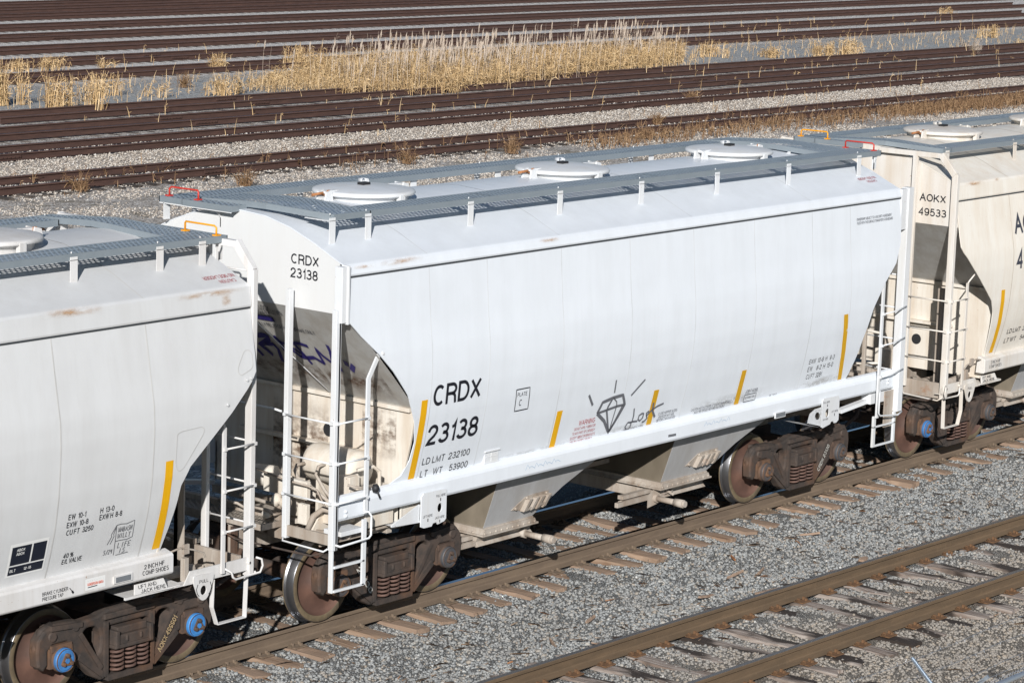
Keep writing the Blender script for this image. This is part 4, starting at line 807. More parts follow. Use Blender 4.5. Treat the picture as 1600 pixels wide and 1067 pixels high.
lettering(specA['jb'],[('PULL HERE',-3.93,1.345,.028,.155,0),('LIFT HERE',-4.14,1.145,.028,.155,0),('JACK HERE',-3.94,1.10,.028,.155,0)],js,'black'); lettering(specA['jb2'],[('PULL HERE',3.80,1.345,.026,.15,0),('LIFT HERE',4.01,1.20,.026,.15,0),('JACK HERE',3.80,1.12,.024,.13,0)],js,'black')
strokes(specA['jb'],[[(-3.855,1.33),(-3.855,1.295)],[(-4.06,1.13),(-4.06,1.095)],[(-3.86,1.085),(-3.86,1.055)]],js,'black',.014,'arrow_mark'); strokes(specA['jb2'],[[(3.9,1.33),(3.9,1.295)],[(4.08,1.185),(4.08,1.15)]],js,'black',.014,'arrow_mark')
# end lettering
es=lambda y,z:(-5.4635,-y,z)
lettering(KA['endp'],[('CRDX',.765,3.995,.105,.40,.002),('23138',.755,3.845,.105,.40,.002)],es,'black',label='small black car number on the end')
def slp(y,t,o=.008):  # point on slope sheet; t=distance down from fold (0..1)
    L,f,wx,wz=KA['L'],KA['foldz'],KA['wx'],KA['wz']; x=-(L+(wx-L)*t); z=f+(wz-f)*t; n=Vector((-(f-wz),0,-(L-wx))).normalized(); return (x+n.x*o,-y,z+n.z*o)
sls=lambda a,c:slp(a,-c)
lettering(KA['slopes'],[('LOCK',.23,-.085,.045,.16,0),('RELEASE LEVER',.14,-.125,.045,.4,0),('WHEELS',.12,-.165,.045,.18,0),('FULLY RELEASE HAND BRAKE ONLY',-.02,-.285,.04,.88,0)],sls,'navy')
strokes(KA['slopes'],[(0.051,[(.05,-.19),(.33,-.19)]),(0.051,[(-.18,-.43),(-.06,-.405),(.01,-.41),(-.02,-.45),(-.16,-.51),(-.24,-.54),(-.19,-.58),(-.14,-.64)]),(0.051,[(-.36,-.56),(-.32,-.67)]),(0.043,[(-.14,-.51),(.0,-.50),(.03,-.55),(-.03,-.65),(-.05,-.70)]),(0.051,[(.12,-.39),(.14,-.45),(.13,-.56)]),(0.032,[(.10,-.43),(.30,-.50),(.42,-.58)]),(0.036,[(.30,-.44),(.49,-.43),(.58,-.445)]),(0.041,[(.37,-.44),(.41,-.55),(.43,-.66)]),(0.038,[(.24,-.50),(.32,-.59),(.42,-.59),(.55,-.57),(.65,-.625)]),(0.038,[(.65,-.625),(.68,-.45),(.72,-.53),(.80,-.60)]),(0.043,[(.80,-.60),(.89,-.47),(.92,-.385)]),(0.058,[(1.03,-.54),(1.01,-.60)]),(0.051,[(1.12,-.57),(1.03,-.65)]),(0.051,[(.87,-.61),(.85,-.68)])],sls,'blueink',.03,'graffiti','dark blue spray painted letters')
def quadstain(parent,f,u0,u1,v0,v1,mat):
    MB().add([f(u0+(u1-u0)*i/6,v0+(v1-v0)*j/6) for j in range(7) for i in range(7)],[(j*7+i,j*7+i+1,j*7+i+8,j*7+i+7) for j in range(6) for i in range(6)])._obj('dirt_stain',mat,parent)
bst=stain('brown_exhaust_stain',(.14,.075,.04)); gst=stain('gray_grime_stain',(.50,.49,.47))
quadstain(KA['slopes'],lambda a,c:slp(a,c,.003),.55,1.45,.55,1.0,bst); quadstain(KA['slopes'],lambda a,c:slp(a,c,.003),-.6,.5,.55,1.0,bst)
wl_=[c for c in carA.children if c.name.startswith('bulkhead') and c.data.vertices[0].co.x<0][0]
quadstain(wl_,lambda a,c:(-4.386,-a,c),.85,1.35,1.75,2.4,bst); quadstain(wl_,lambda a,c:(-4.386,-a,c),-.5,.35,1.2,2.3,bst)
MB().tube([slp(.03,.22,.03),slp(.42,.95,.03)],.006,6).obj('cable','white_trim',KA['slopes'])
for x0_,x1_,z0_,z1_ in ((-1.0,.3,1.50,1.66),(.9,2.6,1.55,1.75),(3.2,4.5,1.55,1.7),(-3.0,-1.2,1.5,1.62)): quadstain(KA['near'],lambda x,z:(x,-KA['Y'](z)-.003,z),x0_,x1_,z0_,z1_,gst)
def roofsurf(K):
    ys=[p[0] for p in ARC]; hs=[p[1] for p in ARC]
    return lambda x,y:(x,-y*1.012,K['roofz']+float(np.interp(-y,ys,hs))+.008)
rs=roofsurf(KA)
def roof_text(K,items,mat):
    f=roofsurf(K); b=MB()
    for s,x,y,h,wd in items:   # upside-down seen from the side: reads from above
        v,fc=textgeo(s); k=h/CAPH; x1=max(p[0] for p in v); kx=wd/x1; b.add([f(x-p[0]*kx,y+p[1]*k) for p in v],fc)
    b.obj('lettering',mat,K['roof'])
roof_text(KA,[('CAUTION',5.22,1.26,.045,.22),('NO SIDE LADDER',5.30,1.19,.045,.42)],'red')
# left car ------------------------------------------------------------------------------------------------
bf=lambda s,sy:True
specB=dict(seams=[-3.0,-1.8,-.6,.6,1.52,2.65,3.84],hand='yelpaint',rustside=(-1,1,1),rust=[(2.5,3.3,3.93,4.03),(4.2,5.2,3.93,4.0),(4.85,5.0,3.80,3.95)],blue={-1:bf,1:lambda s,sy:sy<0},digits={1:(0,'AOKX 499901',1,('tan_stencil',(.45,.33,.18)))})
cxL=-8.0314-4.1
carL,KL=car('B',cxL,'leftmost hopper car, light gray, with a thin flag sketch drawn on its side','gray gray_trim gray cream_wall slope'.split(),specB)
N_,sL=KL['near'],KL['surf']; o=4.1
lettering(N_,[('EW  10-1',o-1.30,2.015,.055,.22,.002),('EXW  10-8',o-1.31,1.937,.055,.27,.002),('CU FT  3250',o-1.30,1.858,.055,.34,.002),('H  13-0',o-.90,2.015,.055,.18,.002),('EXW H  8-8',o-.90,1.945,.055,.29,.002),('40 %',o-1.28,1.62,.05,.13,.002),('E/L VALVE',o-1.28,1.558,.05,.25,.002)],sL,'black')
def plate(parent,surf,x0,x1,z0,z1,off,mat,name):
    z_=np.linspace(z0,z1,6); return MB().add([q for z in z_ for q in ((x0,surf(0,z)[1]-off,z),(x1,surf(0,z)[1]-off,z))],[(2*i,2*i+1,2*i+3,2*i+2) for i in range(5)]).obj(name,mat,parent)
dl=plate(N_,sL,o-1.97,o-1.50,1.55,1.885,-.003,'decal','decal')
plate(dl,sL,o-1.945,o-1.71,1.67,1.855,0,'darkdecal','decal_field'); plate(dl,sL,o-1.69,o-1.525,1.67,1.855,0,'darkdecal','decal_field'); plate(dl,sL,o-1.945,o-1.525,1.57,1.655,0,'darkdecal','decal_field')
sL2=lambda x,z:(x,sL(x,z)[1]-.004,z)
lettering(dl,[('ABOX',o-1.89,1.805,.028,.10,.01),('ABOX',o-1.89,1.765,.028,.10,.01),('BLT',o-1.93,1.60,.028,.07,.01),('12-15',o-1.76,1.60,.028,.09,.01)],sL2,'decal')
def hand(s,x,z,h,w_,surf,parent):
    G={'W':[[(0,1),(.2,0),(.5,.7),(.8,0),(1,1)]],'A':[[(0,0),(.5,1),(1,0)],[(.2,.4),(.8,.4)]],'B':[[(0,0),(0,1),(.7,.9),(.6,.55),(0,.5),(.8,.4),(.7,.05),(0,0)]],'S':[[(.9,.95),(.2,.9),(.2,.6),(.8,.45),(.8,.1),(0,0)]],'H':[[(0,0),(.05,1)],[(.8,1),(.85,0)],[(.05,.5),(.8,.55)]],'I':[[(.4,0),(.5,1)]],'L':[[(.1,1),(0,0),(.8,.05)]],'Y':[[(0,1),(.45,.5),(.9,1)],[(.45,.5),(.4,-.1)]],'F':[[(0,0),(.05,1),(.8,1)],[(.05,.55),(.6,.55)]],'E':[[(.8,1),(0,.95),(0,0),(.8,.05)],[(0,.5),(.6,.5)]],'5':[[(.8,1),(.1,1),(.1,.6),(.7,.55),(.6,.05),(0,0)]],'/':[[(.1,-.1),(.9,1.1)]],'2':[[(0,.9),(.6,1),(.6,.6),(0,0),(.8,0)]],'4':[[(.1,1),(0,.5),(.8,.5)],[(.6,1),(.6,0)]],' ':[]}
    L=[]
    for i,c in enumerate(s):
        for st in G.get(c,[]): L.append([(x+(i+p[0]*.78)*w_,z+p[1]*h) for p in st])
    return L
HL=hand('WABASH',o-.615,1.772,.05,.031,sL,N_)+hand('WILLY',o-.61,1.705,.052,.035,sL,N_)+hand('LIFE',o-.58,1.60,.055,.045,sL,N_)+hand('IS',o-.55,1.54,.05,.045,sL,N_)+hand('5/24',o-.75,1.555,.045,.03,sL,N_)
HL+=[[(o-.65,1.85),(o-.60,1.855),(o-.52,1.845),(o-.42,1.865),(o-.41,1.69),(o-.48,1.675),(o-.55,1.68),(o-.63,1.68)],[(o-.65,1.85),(o-.63,1.68),(o-.61,1.53)],[(o-.65,1.85),(o-.70,1.76),(o-.69,1.74),(o-.73,1.66)],[(o-.65,1.84),(o-.67,1.76),(o-.66,1.74),(o-.69,1.66)],[(o-.58,1.525),(o-.42,1.53)]]
strokes(N_,HL,sL,'pen',.0075,'graffiti','thin hand drawn flag with writing')
strokes(N_,[[(o-2.2,1.45),(o-2.15,1.52),(o-2.08,1.49),(o-2.13,1.45)]],sL,'spray',.02,'graffiti')
for K_,P_,xx in ((KL,N_,o-.04),):
    z_=np.linspace(1.49,2.405,12); MB().add([q for z in z_ for q in ((xx-.05,-K_['Y'](z)-.004,z),(xx+.05,-K_['Y'](z)-.004,z))],[(2*i,2*i+1,2*i+3,2*i+2) for i in range(11)]).obj('reflector_stripe','yellow',P_)
sb_=lambda x,z:(x,-1.570,z); sill=KL['nsill']
lettering(sill,[('BRAKE CYLINDER',o-1.56,1.312,.036,.32,0),('PRESSURE TAP',o-1.56,1.263,.036,.26,0),('2 INCH HF',o-.26,1.335,.045,.27,.002),('COMP SHOES',o-.28,1.275,.045,.35,.002)],sb_,'black')
strokes(sill,[(.008,[(o-1.22,1.33),(o-1.17,1.27)]),(.022,[(o-1.19,1.295),(o-1.172,1.272)])],sb_,'black',.01,'arrow_mark')
plate(sill,lambda x,z:(0,-1.5665,z),o-1.02,o-.765,1.262,1.375,0,'decal','decal'); lettering(sill,[('GUNDERSON-GIMSA',o-.995,1.305,.028,.205,.012)],lambda x,z:(x,-1.570,z),'orange'); strokes(sill,[(.008,[(o-.99,1.29),(o-.87,1.292)])],lambda x,z:(x,-1.570,z),'darkdecal',.01,'arrow_mark'); lettering(sill,[('- - - - - - - -',o-.99,1.35,.008,.2,0)],lambda x,z:(x,-1.570,z),'navy')
b=MB(); b.box(o-.665,o-.42,-1.58,-1.563,1.262,1.335); b.k=1; b.box(o-.64,o-.445,-1.584,-1.58,1.272,1.325); b.obj('reflector_box',['gray_trim','glass'],sill)
jl=lambda x,z:(x,-1.524+(.0 if z<1.1 else .03*min(1,(z-1.075)/.095)),z)
def childof(K,name,pred=lambda o:True): return [c for c in K.children if c.name.startswith(name) and pred(c)]
def near_right(c):
    xs=[v.co for v in c.data.vertices]; return sum(v.x for v in xs)/len(xs)>0 and sum(v.y for v in xs)/len(xs)<0
def near_left(c):
    xs=[v.co for v in c.data.vertices]; return sum(v.x for v in xs)/len(xs)<0 and sum(v.y for v in xs)/len(xs)<0
jp=childof(carL,'jacking_plate',near_right)[0]; pg=childof(carL,'pull_lug',near_right)[0]
lettering(jp,[('LIFT AND',o-.27,1.128,.034,.24,0),('JACK HERE',o-.25,1.083,.034,.33,0)],lambda x,z:(x,-1.522+.03*min(1,max(0,(z-1.08)/.09)),z),'black')
ps_=lambda x,z:(x,-1.582,z)
lettering(pg,[('PULL',o+.48,1.055,.034,.125,0)],ps_,'black'); strokes(pg,[[(o+.46,1.05),(o+.44,1.0),(o+.455,.95),(o+.48,.925)],[(o+.63,1.05),(o+.65,1.0),(o+.635,.95),(o+.61,.925)]],ps_,'black',.008,'arrow_mark')
def stiff(P_,surf,x0):
    b=MB()
    strokes(P_,[rounded(L,.05,4)+[rounded(L,.05,4)[0]] for L in ([(x0+.04,2.66),(x0+.10,2.68),(x0+.37,2.69),(x0+.41,2.66),(x0+.40,2.62),(x0+.16,2.31),(x0+.11,2.28),(x0+.07,2.29),(x0+.04,2.36)],[(x0+1.02,3.36),(x0+1.08,3.36),(x0+1.12,3.33),(x0+1.12,3.18),(x0+.94,3.12),(x0+.90,3.16),(x0+.92,3.22)])],surf,paintseam('gray' if P_ is KL['near'] else 'cream'),.007,'side_stiffener')
    for x,z in ((x0+1.01,3.07),(x0+1.07,3.08),(x0+.72,2.86)):
        p=Vector(surf(x,z)); b.tube([p,p+Vector((0,-.015,0))],.014,8)
    b.obj('side_stiffener','gray' if P_ is KL['near'] else 'cream',P_)
stiff(N_,sL,o)
roof_text(KL,[('CAUTION',5.17,1.40,.05,.22),('NO SIDE LADDER',5.22,1.32,.05,.42)],'red')
# right car ------------------------------------------------------------------------------------------------
specC=dict(specB); specC['seams']=[-3.84,-2.65,-1.52,-.6,.6,1.8,3.0]; specC['rustside']=(-1,1,1); specC['rust']=[(-5.1,-4.6,3.96,4.03),(-4.3,-4.15,3.98,4.03)]; specC['blue']={-1:lambda s,sy:s<0,1:bf}; specC['digits']={}
cxR=8.11+4.1
carR,KR=car('B',cxR,'rightmost hopper car, cream stained, with the number 49533 on its end wall','cream cream_trim cream_trim cream_wall slope'.split(),specC)
N_,sR=KR['near'],KR['surf']; o=-4.1
lettering(N_,[('AOKX',o+.33,3.20,.27,.95,.008),('495334',o+.33,2.70,.27,1.2,.008)],sR,'navy'); lettering(N_,[('LD LMT  232000',o+.42,1.735,.07,.85,.002),('LT WT    54000',o+.42,1.595,.07,.8,.002)],sR,'black')
z_=np.linspace(1.485,2.43,12); fx=lambda z:float(np.interp(z,[1.48,1.95,2.43],[o+.13,o+.10,o+.04])); MB().add([q for z in z_ for q in ((fx(z)-.05,-KR['Y'](z)-.004,z),(fx(z)+.05,-KR['Y'](z)-.004,z))],[(2*i,2*i+1,2*i+3,2*i+2) for i in range(11)]).obj('reflector_stripe','yellow',N_)
lettering(KR['nsill'],[('2 INCH HF',o+.02,1.345,.045,.27,0),('COMP SHOES',o-.02,1.285,.045,.35,0)],sb_,'navy')
er=lambda y,z:(-5.274,-y,z)
lettering(KR['endp'],[('AOKX',.955,3.725,.105,.42,.002),('49533',.945,3.525,.105,.45,.002)],er,'black',label='small black car number on the end')
jp=childof(carR,'jacking_plate',near_left)[0]; pg=childof(carR,'pull_lug',near_left)[0]
lettering(jp,[('LIFT AND',o-.07,1.128,.034,.24,0),('JACK HERE',o-.08,1.083,.034,.33,0)],lambda x,z:(x,-1.522+.03*min(1,max(0,(z-1.08)/.09)),z),'black'); lettering(pg,[('PULL',o-.61,1.055,.034,.125,0)],ps_,'black')
# ---------------------------------------------------------------- ground
gx=[-300,-60,-20,0,20,60,120,200,900]; gy=[-300,-40,-12,-9,4,12,24,60,110,900]
b=MB(); b.add([(x,y,-.36 if -13<y<5 else (-.24 if y<30 else -.205)) for y in gy for x in gx],[(j*9+i,j*9+i+1,(j+1)*9+i+1,(j+1)*9+i) for j in range(9) for i in range(8)])
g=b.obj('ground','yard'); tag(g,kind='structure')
def front_y(x): return -4.3555-.0209*x-.001*x*x
def gz(x,y):
    n=.018*np.sin(x*3.1+y*2.3)+.014*np.sin(x*7.3-y*5.1+1)+.012*np.sin(x*1.3+y*4.7+2)
    e=np.clip(np.minimum(np.minimum(y+9.4,3.6-y),np.minimum(x+17,30-x)),0,.6)/.6
    mid=-.05*np.exp(-((y+2.35)/.45)**2)+.022*np.exp(-((y-front_y(x))/.62)**2)+.012*np.exp(-(y/.7)**2)
    return -.235+n+mid-(1-e)*.2
nx,ny=420,130; X_,Y_=np.meshgrid(np.linspace(-17,30,nx),np.linspace(-9.4,3.6,ny)); Z_=gz(X_,Y_)
idx=np.arange(nx*ny).reshape(ny,nx); F_=np.stack([idx[:-1,:-1],idx[:-1,1:],idx[1:,1:],idx[1:,:-1]],-1).reshape(-1,4)
tag(raw('ballast_bed',np.stack([X_,Y_,Z_],-1).reshape(-1,3),F_,'ballast',smooth=True),kind='structure')
# loose stones (distorted icosahedra) as one scatter
ph=(1+5**.5)/2; ico=np.array([(-1,ph,0),(1,ph,0),(-1,-ph,0),(1,-ph,0),(0,-1,ph),(0,1,ph),(0,-1,-ph),(0,1,-ph),(ph,0,-1),(ph,0,1),(-ph,0,-1),(-ph,0,1)])/1.9
icf=np.array([(0,11,5),(0,5,1),(0,1,7),(0,7,10),(0,10,11),(1,5,9),(5,11,4),(11,10,2),(10,7,6),(7,1,8),(3,9,4),(3,4,2),(3,2,6),(3,6,8),(3,8,9),(4,9,5),(2,4,11),(6,2,10),(8,6,7),(9,8,1)])
CO=np.array(cam.matrix_world.translation); cr,cu_,cf=np.array(CR),np.array(CU),np.array(CF)
def inview(P,mg=60):
    d=P-CO; z=d@cf; return (z>1)&(np.abs(4328.5*(d@cr)/z)<800+mg)&(np.abs(4328.5*(d@cu_)/z)<534+mg)
def scatter(name,n,xr,yr,s0,s1,mat,zf,keep=None):
    P=np.stack([rng.uniform(*xr,n),rng.uniform(*yr,n),np.zeros(n)],-1); P[:,2]=zf(P[:,0],P[:,1]); P=P[inview(P)]
    if keep is not None: P=P[keep(P)]
    n=len(P); sz=rng.uniform(s0,s1,n)*rng.choice([1,1,1.25,.8],n); sc=sz[:,None]*rng.uniform(.6,1.25,(n,3)); sc[:,2]*=.75
    V=ico[None]*(1+rng.uniform(-.28,.28,(n,12,1))); V=V*sc[:,None,:]; a=rng.uniform(0,6.28,n); c,s=np.cos(a),np.sin(a); bx=V[...,0]*c[:,None]-V[...,1]*s[:,None]; by=V[...,0]*s[:,None]+V[...,1]*c[:,None]
    tl=rng.uniform(-.6,.6,n); bz=V[...,2]+bx*tl[:,None]; V=np.stack([bx,by,bz],-1)+P[:,None,:]+np.array([0,0,.004])
    F=(icf[None]+12*np.arange(n)[:,None,None]).reshape(-1,3); print(name,n); return raw(name,V.reshape(-1,3),F,mat)
TX0,TP=.14,.5; FP=.53
def keepst(P):
    # fewer stones on tie tops
    x,y=P[:,0],P[:,1]; r=rng.uniform(0,1,len(P))
    t1=(np.abs((x-TX0+TP/2)%TP-TP/2)<.115)&(np.abs(y)<1.36); fy=y-front_y(x); t2=(np.abs((x-.2+FP/2)%FP-FP/2)<.11)&(np.abs(fy)<1.28)
    rail=(np.abs(np.abs(y)-.755)<.08)|(np.abs(np.abs(fy)-.755)<.08)
    q=np.sin(x*4.1+y*3.3)+np.sin(x*9.7-y*7.1)*.6+np.sin(x*1.9+y*11)*.5
    return ~rail&((~t1&~t2)|(t1&(r<.06+.25*(q>.9)))|(t2&(r<.05+.75*(q>.75))))
st=scatter('ballast_stones',240000,(-14,24),(-8.5,1.6),.010,.024,'stones',gz,keepst); tag(st,'gray crushed stones covering the ground around the near tracks','ballast',kind='stuff')
YC=[31.3,36.75,40.6,44.25]
def keepbg(P):
    y=P[:,1]; k=np.ones(len(P),bool)
    for c in YC: k&=np.abs(np.abs(y-c)-.78)>.09
    x=P[:,0]; k&=~((np.abs(y-31.3)<1.37)&(np.abs((x-16.9+.296)%.592-.296)<.10)&(rng.uniform(0,1,len(P))<.8)); q=np.sin(x*.9+y*1.7)+np.sin(x*2.3-y*2.9)*.7+np.sin(x*.37+1)+rng.normal(0,.5,len(P)); k&=~((y<31.5)&(q>.95))
    return k
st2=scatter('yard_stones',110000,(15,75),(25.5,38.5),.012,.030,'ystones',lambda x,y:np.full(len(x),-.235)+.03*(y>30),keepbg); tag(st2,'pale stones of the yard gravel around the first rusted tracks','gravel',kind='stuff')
# ---------------------------------------------------------------- tracks
RP=[(-.070,-.18),(.070,-.18),(.070,-.168),(.018,-.145),(.009,-.13),(.009,-.055),(.030,-.042),(.037,-.036),(.037,-.008),(.030,0),(-.030,0),(-.037,-.008),(-.037,-.036),(-.030,-.042),(-.009,-.055),(-.009,-.13),(-.018,-.145),(-.070,-.168)]
def rail(parent,x0,x1,yf,mat,n=2,prof=RP,join=None,half=False):
    xs=np.linspace(x0,x1,n); b=MB(); k=len(prof); b.add([(x,yf(x)+y,z) for x in xs for y,z in prof],[(i*k+j,i*k+(j+1)%k,(i+1)*k+(j+1)%k,(i+1)*k+j) for i in range(n-1) for j in range(k)]+[tuple(range(k)),tuple(range((n-1)*k,n*k))[::-1]])
    if join:
        for xj in join: b.box(xj-.45,xj+.45,yf(xj)-.05,yf(xj)+.05,-.135,-.055); [b.tube([(xj+q,yf(xj)-.05,-.095),(xj+q,yf(xj)-.075,-.095)],.018,6) for q in (-.35,-.2,-.07,.07,.2,.35)]
    return b.obj('rail',mat,parent)
_tm={}
def ties(parent,xs,yf,mat,L=2.6,W=.22,ztop=-.195,plates=True,rag=.05,pm='plate'):
    for i,x in enumerate(xs):
        key=(mat,i%6)
        if key not in _tm:
            b=MB(); nn=12; h=L/2; vs=[]
            for j in range(nn+1):
                y=-h+L*j/nn; e=random.uniform(-rag,rag) if j in (0,nn) else 0; w0=W/2*random.uniform(.86,1.05); w1=W/2*random.uniform(.86,1.05); z=random.uniform(-.012,.0)
                vs+=[(-w0,y+e,-.15),(w1,y+e*.4,-.15),(w1,y+e*.4,z-random.uniform(0,.012)),(random.uniform(-.03,.03),y+e,z),(-w0,y-e,z-random.uniform(0,.012))]
            fs=[(5*j+k,5*j+(k+1)%5,5*j+5+(k+1)%5,5*j+5+k) for j in range(nn) for k in range(5)]+[(0,1,2,3,4),tuple(5*nn+k for k in range(5))[::-1]]
            b.add(vs,fs); o=b.obj('tie',mat,parent,0); _tm[key]=o.data
        else:
            o=bpy.data.objects.new('tie',_tm[key]); COL.objects.link(o); o.parent=parent
        o.location=(x,yf(x),ztop+random.uniform(-.008,.004)); o.rotation_euler=(0,0,random.uniform(-.025,.025))
        if plates:
            for sy in (-1,1):
                ky=pm+str(sy)
                if ky not in _tm:
                    b=MB(); b.box(-.09,.09,sy*.755-.17,sy*.755+.17,.0,.012)
                    for q in (-1,1):
                        for w_ in (-1,1): b.box(w_*.055-.012,w_*.055+.012,sy*.755+q*.085-.014,sy*.755+q*.085+.014,.01,.045)
                        b.box(-.03*q-.012,-.03*q+.012,sy*.755+q*.135-.012,sy*.755+q*.135+.012,.01,.04)
                        b.add([(-.10,sy*.755+q*.08,.01),(-.13,sy*.755+q*.09,.05),(-.12,sy*.755+q*.13,.05),(-.10,sy*.755+q*.13,.01)],[(0,1,2,3)])
                    _tm[ky]=b.obj('tie_plate',pm,o).data
                else:
                    p=bpy.data.objects.new('tie_plate',_tm[ky]); COL.objects.link(p); p.parent=o
t1=empty('railway_track',(0,0,0),'track carrying the three hopper cars, brown rails on weathered ties','railway track')
for sy in (-1,1): rail(t1,-40,60,lambda x:sy*.755,'rail_fg')
ties(t1,[TX0+TP*k for k in range(-26,50)],lambda x:0,'tie',2.66,pm='plate_dust')
t2=empty('railway_track',(0,0,0),'empty track nearest the camera with brown rails, rusty tie plates and cracked ties','railway track')
for sy in (-1,1): rail(t2,-14,24,lambda x:front_y(x)+sy*.755,'rail_front',60)
ties(t2,[.2+FP*k for k in range(-18,34)],front_y,'tie_front',2.5)
BG=[(31.3,16,74,.85,(24.3,44.,60.)),(36.75,20,84,.92,(21.9,50,70)),(40.6,24,92,.80,(33,61)),(44.25,28,100,.80,(39,80,)),(54.6,34,112,.93,(60,)),(59.5,38,120,.83,(50,90)),(64.6,42,128,.88,(70,)),(69.9,46,136,.9,(53,101)),(74.8,50,142,.9,(60,)),(80.3,54,150,.95,(90,)),(84.4,58,156,.95,()),(87.9,60,162,.75,())]
LB=['first rusted empty track behind the hopper cars, bordered by brown weeds','second rusted empty track behind the hopper cars, beyond the wide pale gravel strip','third rusted empty track behind the hopper cars, close behind the second','fourth rusted empty track, right in front of the golden reeds','first rusted track beyond the golden reeds','second rusted track beyond the golden reeds','third rusted track beyond the golden reeds','fourth rusted track beyond the golden reeds','fifth rusted track beyond the golden reeds','sixth rusted track beyond the golden reeds','second most distant rusted track at the top edge of the photo','most distant rusted track at the very top edge of the photo']
for (yc,x0,x1,hg,jn),lb in zip(BG,LB):
    tr=empty('railway_track',(0,0,0),lb,'railway track','rusted tracks of the empty yard')
    hg=.78 if yc<50 else .8
    for sy in (-1,1): rail(tr,x0,x1,lambda x:yc+sy*hg,'rail_bg',2,[(y*(1.25 if z>-.05 else (.8 if z>-.14 else 1.1)),z*1.06 if z<-.1 else z) for y,z in RP],jn)
    if yc<50: ties(tr,[x0+.9+ (x1-x0)/98*k for k in range(97)],lambda x:yc,'tie_dark' if yc<33 else 'tie_bg',2.75 if yc<33 else 2.6,.23,-.180 if yc<33 else -.209,False)
    else:
        b=MB()
        for k in range(int((x1-x0)/.58)): x=x0+.3+k*.58; b.box(x-.11,x+.11,yc-1.3,yc+1.3,-.35,-.197)
        tag(b.obj('tie','tie_bg',tr),kind='stuff')
# ---------------------------------------------------------------- reeds and weeds
def reeds(name,pts,h0,h1,mat,lean=.12,wd=.012,leaf=4,plume=0.,ld=.16):
    n=len(pts); vs=[];fs=[]
    P=np.array(pts); H=rng.uniform(h0,h1,n); az=rng.uniform(0,6.28,n); ln=rng.normal(0,lean,n)
    for i in range(n):
        x,y,z=P[i]; h=H[i]; dx,dy=math.cos(az[i])*ln[i]*h+.05*h,math.sin(az[i])*ln[i]*h; w_=wd*random.uniform(.7,1.3)
        o=len(vs); c,s=.63*w_,-.77*w_
        a=(x+dx*.35,y+dy*.35,z+h*.55); t=(x+dx,y+dy,z+h)
        vs+=[(x-c,y-s,z),(x+c,y+s,z),(a[0]-c*.8,a[1]-s*.8,a[2]),(a[0]+c*.8,a[1]+s*.8,a[2]),(t[0]-c*.3,t[1]-s*.3,t[2]),(t[0]+c*.3,t[1]+s*.3,t[2])]; fs+=[(o,o+1,o+3,o+2),(o+2,o+3,o+5,o+4)]
        for k in range(leaf):
            f=random.uniform(.15,.95); bx,by,bz=x+dx*f,y+dy*f,z+h*f; al=random.uniform(0,6.28); l=random.uniform(.5,1.3)*ld*(1.2-f*.4); ex,ey=math.cos(al)*l,math.sin(al)*l; up=random.uniform(.0,.5)*l; dr=random.uniform(-.9,.3)*l; q=w_*random.uniform(.6,1.2)
            o=len(vs); px,py=-math.sin(al)*q,math.cos(al)*q
            vs+=[(bx,by,bz),(bx+ex*.5+px,by+ey*.5+py,bz+up+q),(bx+ex*.5-px,by+ey*.5-py,bz+up-q),(bx+ex,by+ey,bz+up+dr)]; fs+=[(o,o+1,o+3,o+2)]
        if plume and random.random()<plume:
            for k in range(5):
                l=random.uniform(.10,.20); o=len(vs); al=random.uniform(0,6.28); q=.012; bx,by,bz=t[0],t[1],t[2]-.05*k
                vs+=[(bx-c,by-s,bz-.08),(bx-q*.63+.03,by+q*.77,bz+l*.3),(bx+q*.63+.03,by-q*.77,bz+l*.3),(bx+.06+math.cos(al)*.03,by+math.sin(al)*.03,bz+l)]; fs+=[(o,o+1,o+3,o+2)]
    return raw(name,np.array(vs),np.array(fs),mat)
def inpoly(pts,n,jit=0):
    xs=[p[0] for p in pts]; ys=[p[1] for p in pts]; out=[]
    while len(out)<n:
        x,y=random.uniform(min(xs),max(xs)),random.uniform(min(ys),max(ys)); c=False; j=len(pts)-1
        for i in range(len(pts)):
            if (pts[i][1]>y)!=(pts[j][1]>y) and x<(pts[j][0]-pts[i][0])*(y-pts[i][1])/(pts[j][1]-pts[i][1])+pts[i][0]: c=not c
            j=i
        if c: out.append((x,y,-.2))
    return out
patch=[(42.3,47.6),(43.3,45.6),(45.6,43.4),(47.5,42.9),(50.9,43.6),(54,44.3),(58.4,45.2),(66.2,46.2),(71,49.3),(67,50.6),(63,51.0),(59,51.3),(56,51.8),(51.5,51.5),(47,50.6)]
bp_=inpoly(patch,5200); lowp=[p for p in bp_ if p[0]<48.5 and random.random()<.55]; hip=[p for p in bp_ if p[0]>=48]
edge=[(p[0]+random.gauss(0,.7),p[1]-random.uniform(.3,1.3),-.2) for p in random.sample(hip,170) if p[1]<47.5]
bed=reeds('reed_bed',hip+edge,.30,.95,'straw',.20,.008,10,0,.30); bed2=reeds('reed_bed_low',lowp,.2,.6,'straw',.25,.008,9,0,.26)
import bmesh as _b; bm_=_b.new(); bm_.from_mesh(bed.data); bm_.from_mesh(bed2.data); bm_.to_mesh(bed.data); bm_.free(); bpy.data.objects.remove(bed2)
tag(bed,'large bed of dry golden reeds growing between the yard tracks','reed bed',kind='stuff')
tp=[]
while len(tp)<620:
    q=random.choice([(51.5,46.6,3.3,1.5),(51.5,46.6,3.3,1.5),(57,48,3.,1.6),(65.5,48.6,2.,.9)]); x,y=random.gauss(q[0],q[2]),random.gauss(q[1],q[3])
    if 44<x<70 and 43.6+max(0,(x-52)*.17)<y<51: tp.append((x,y,-.2))
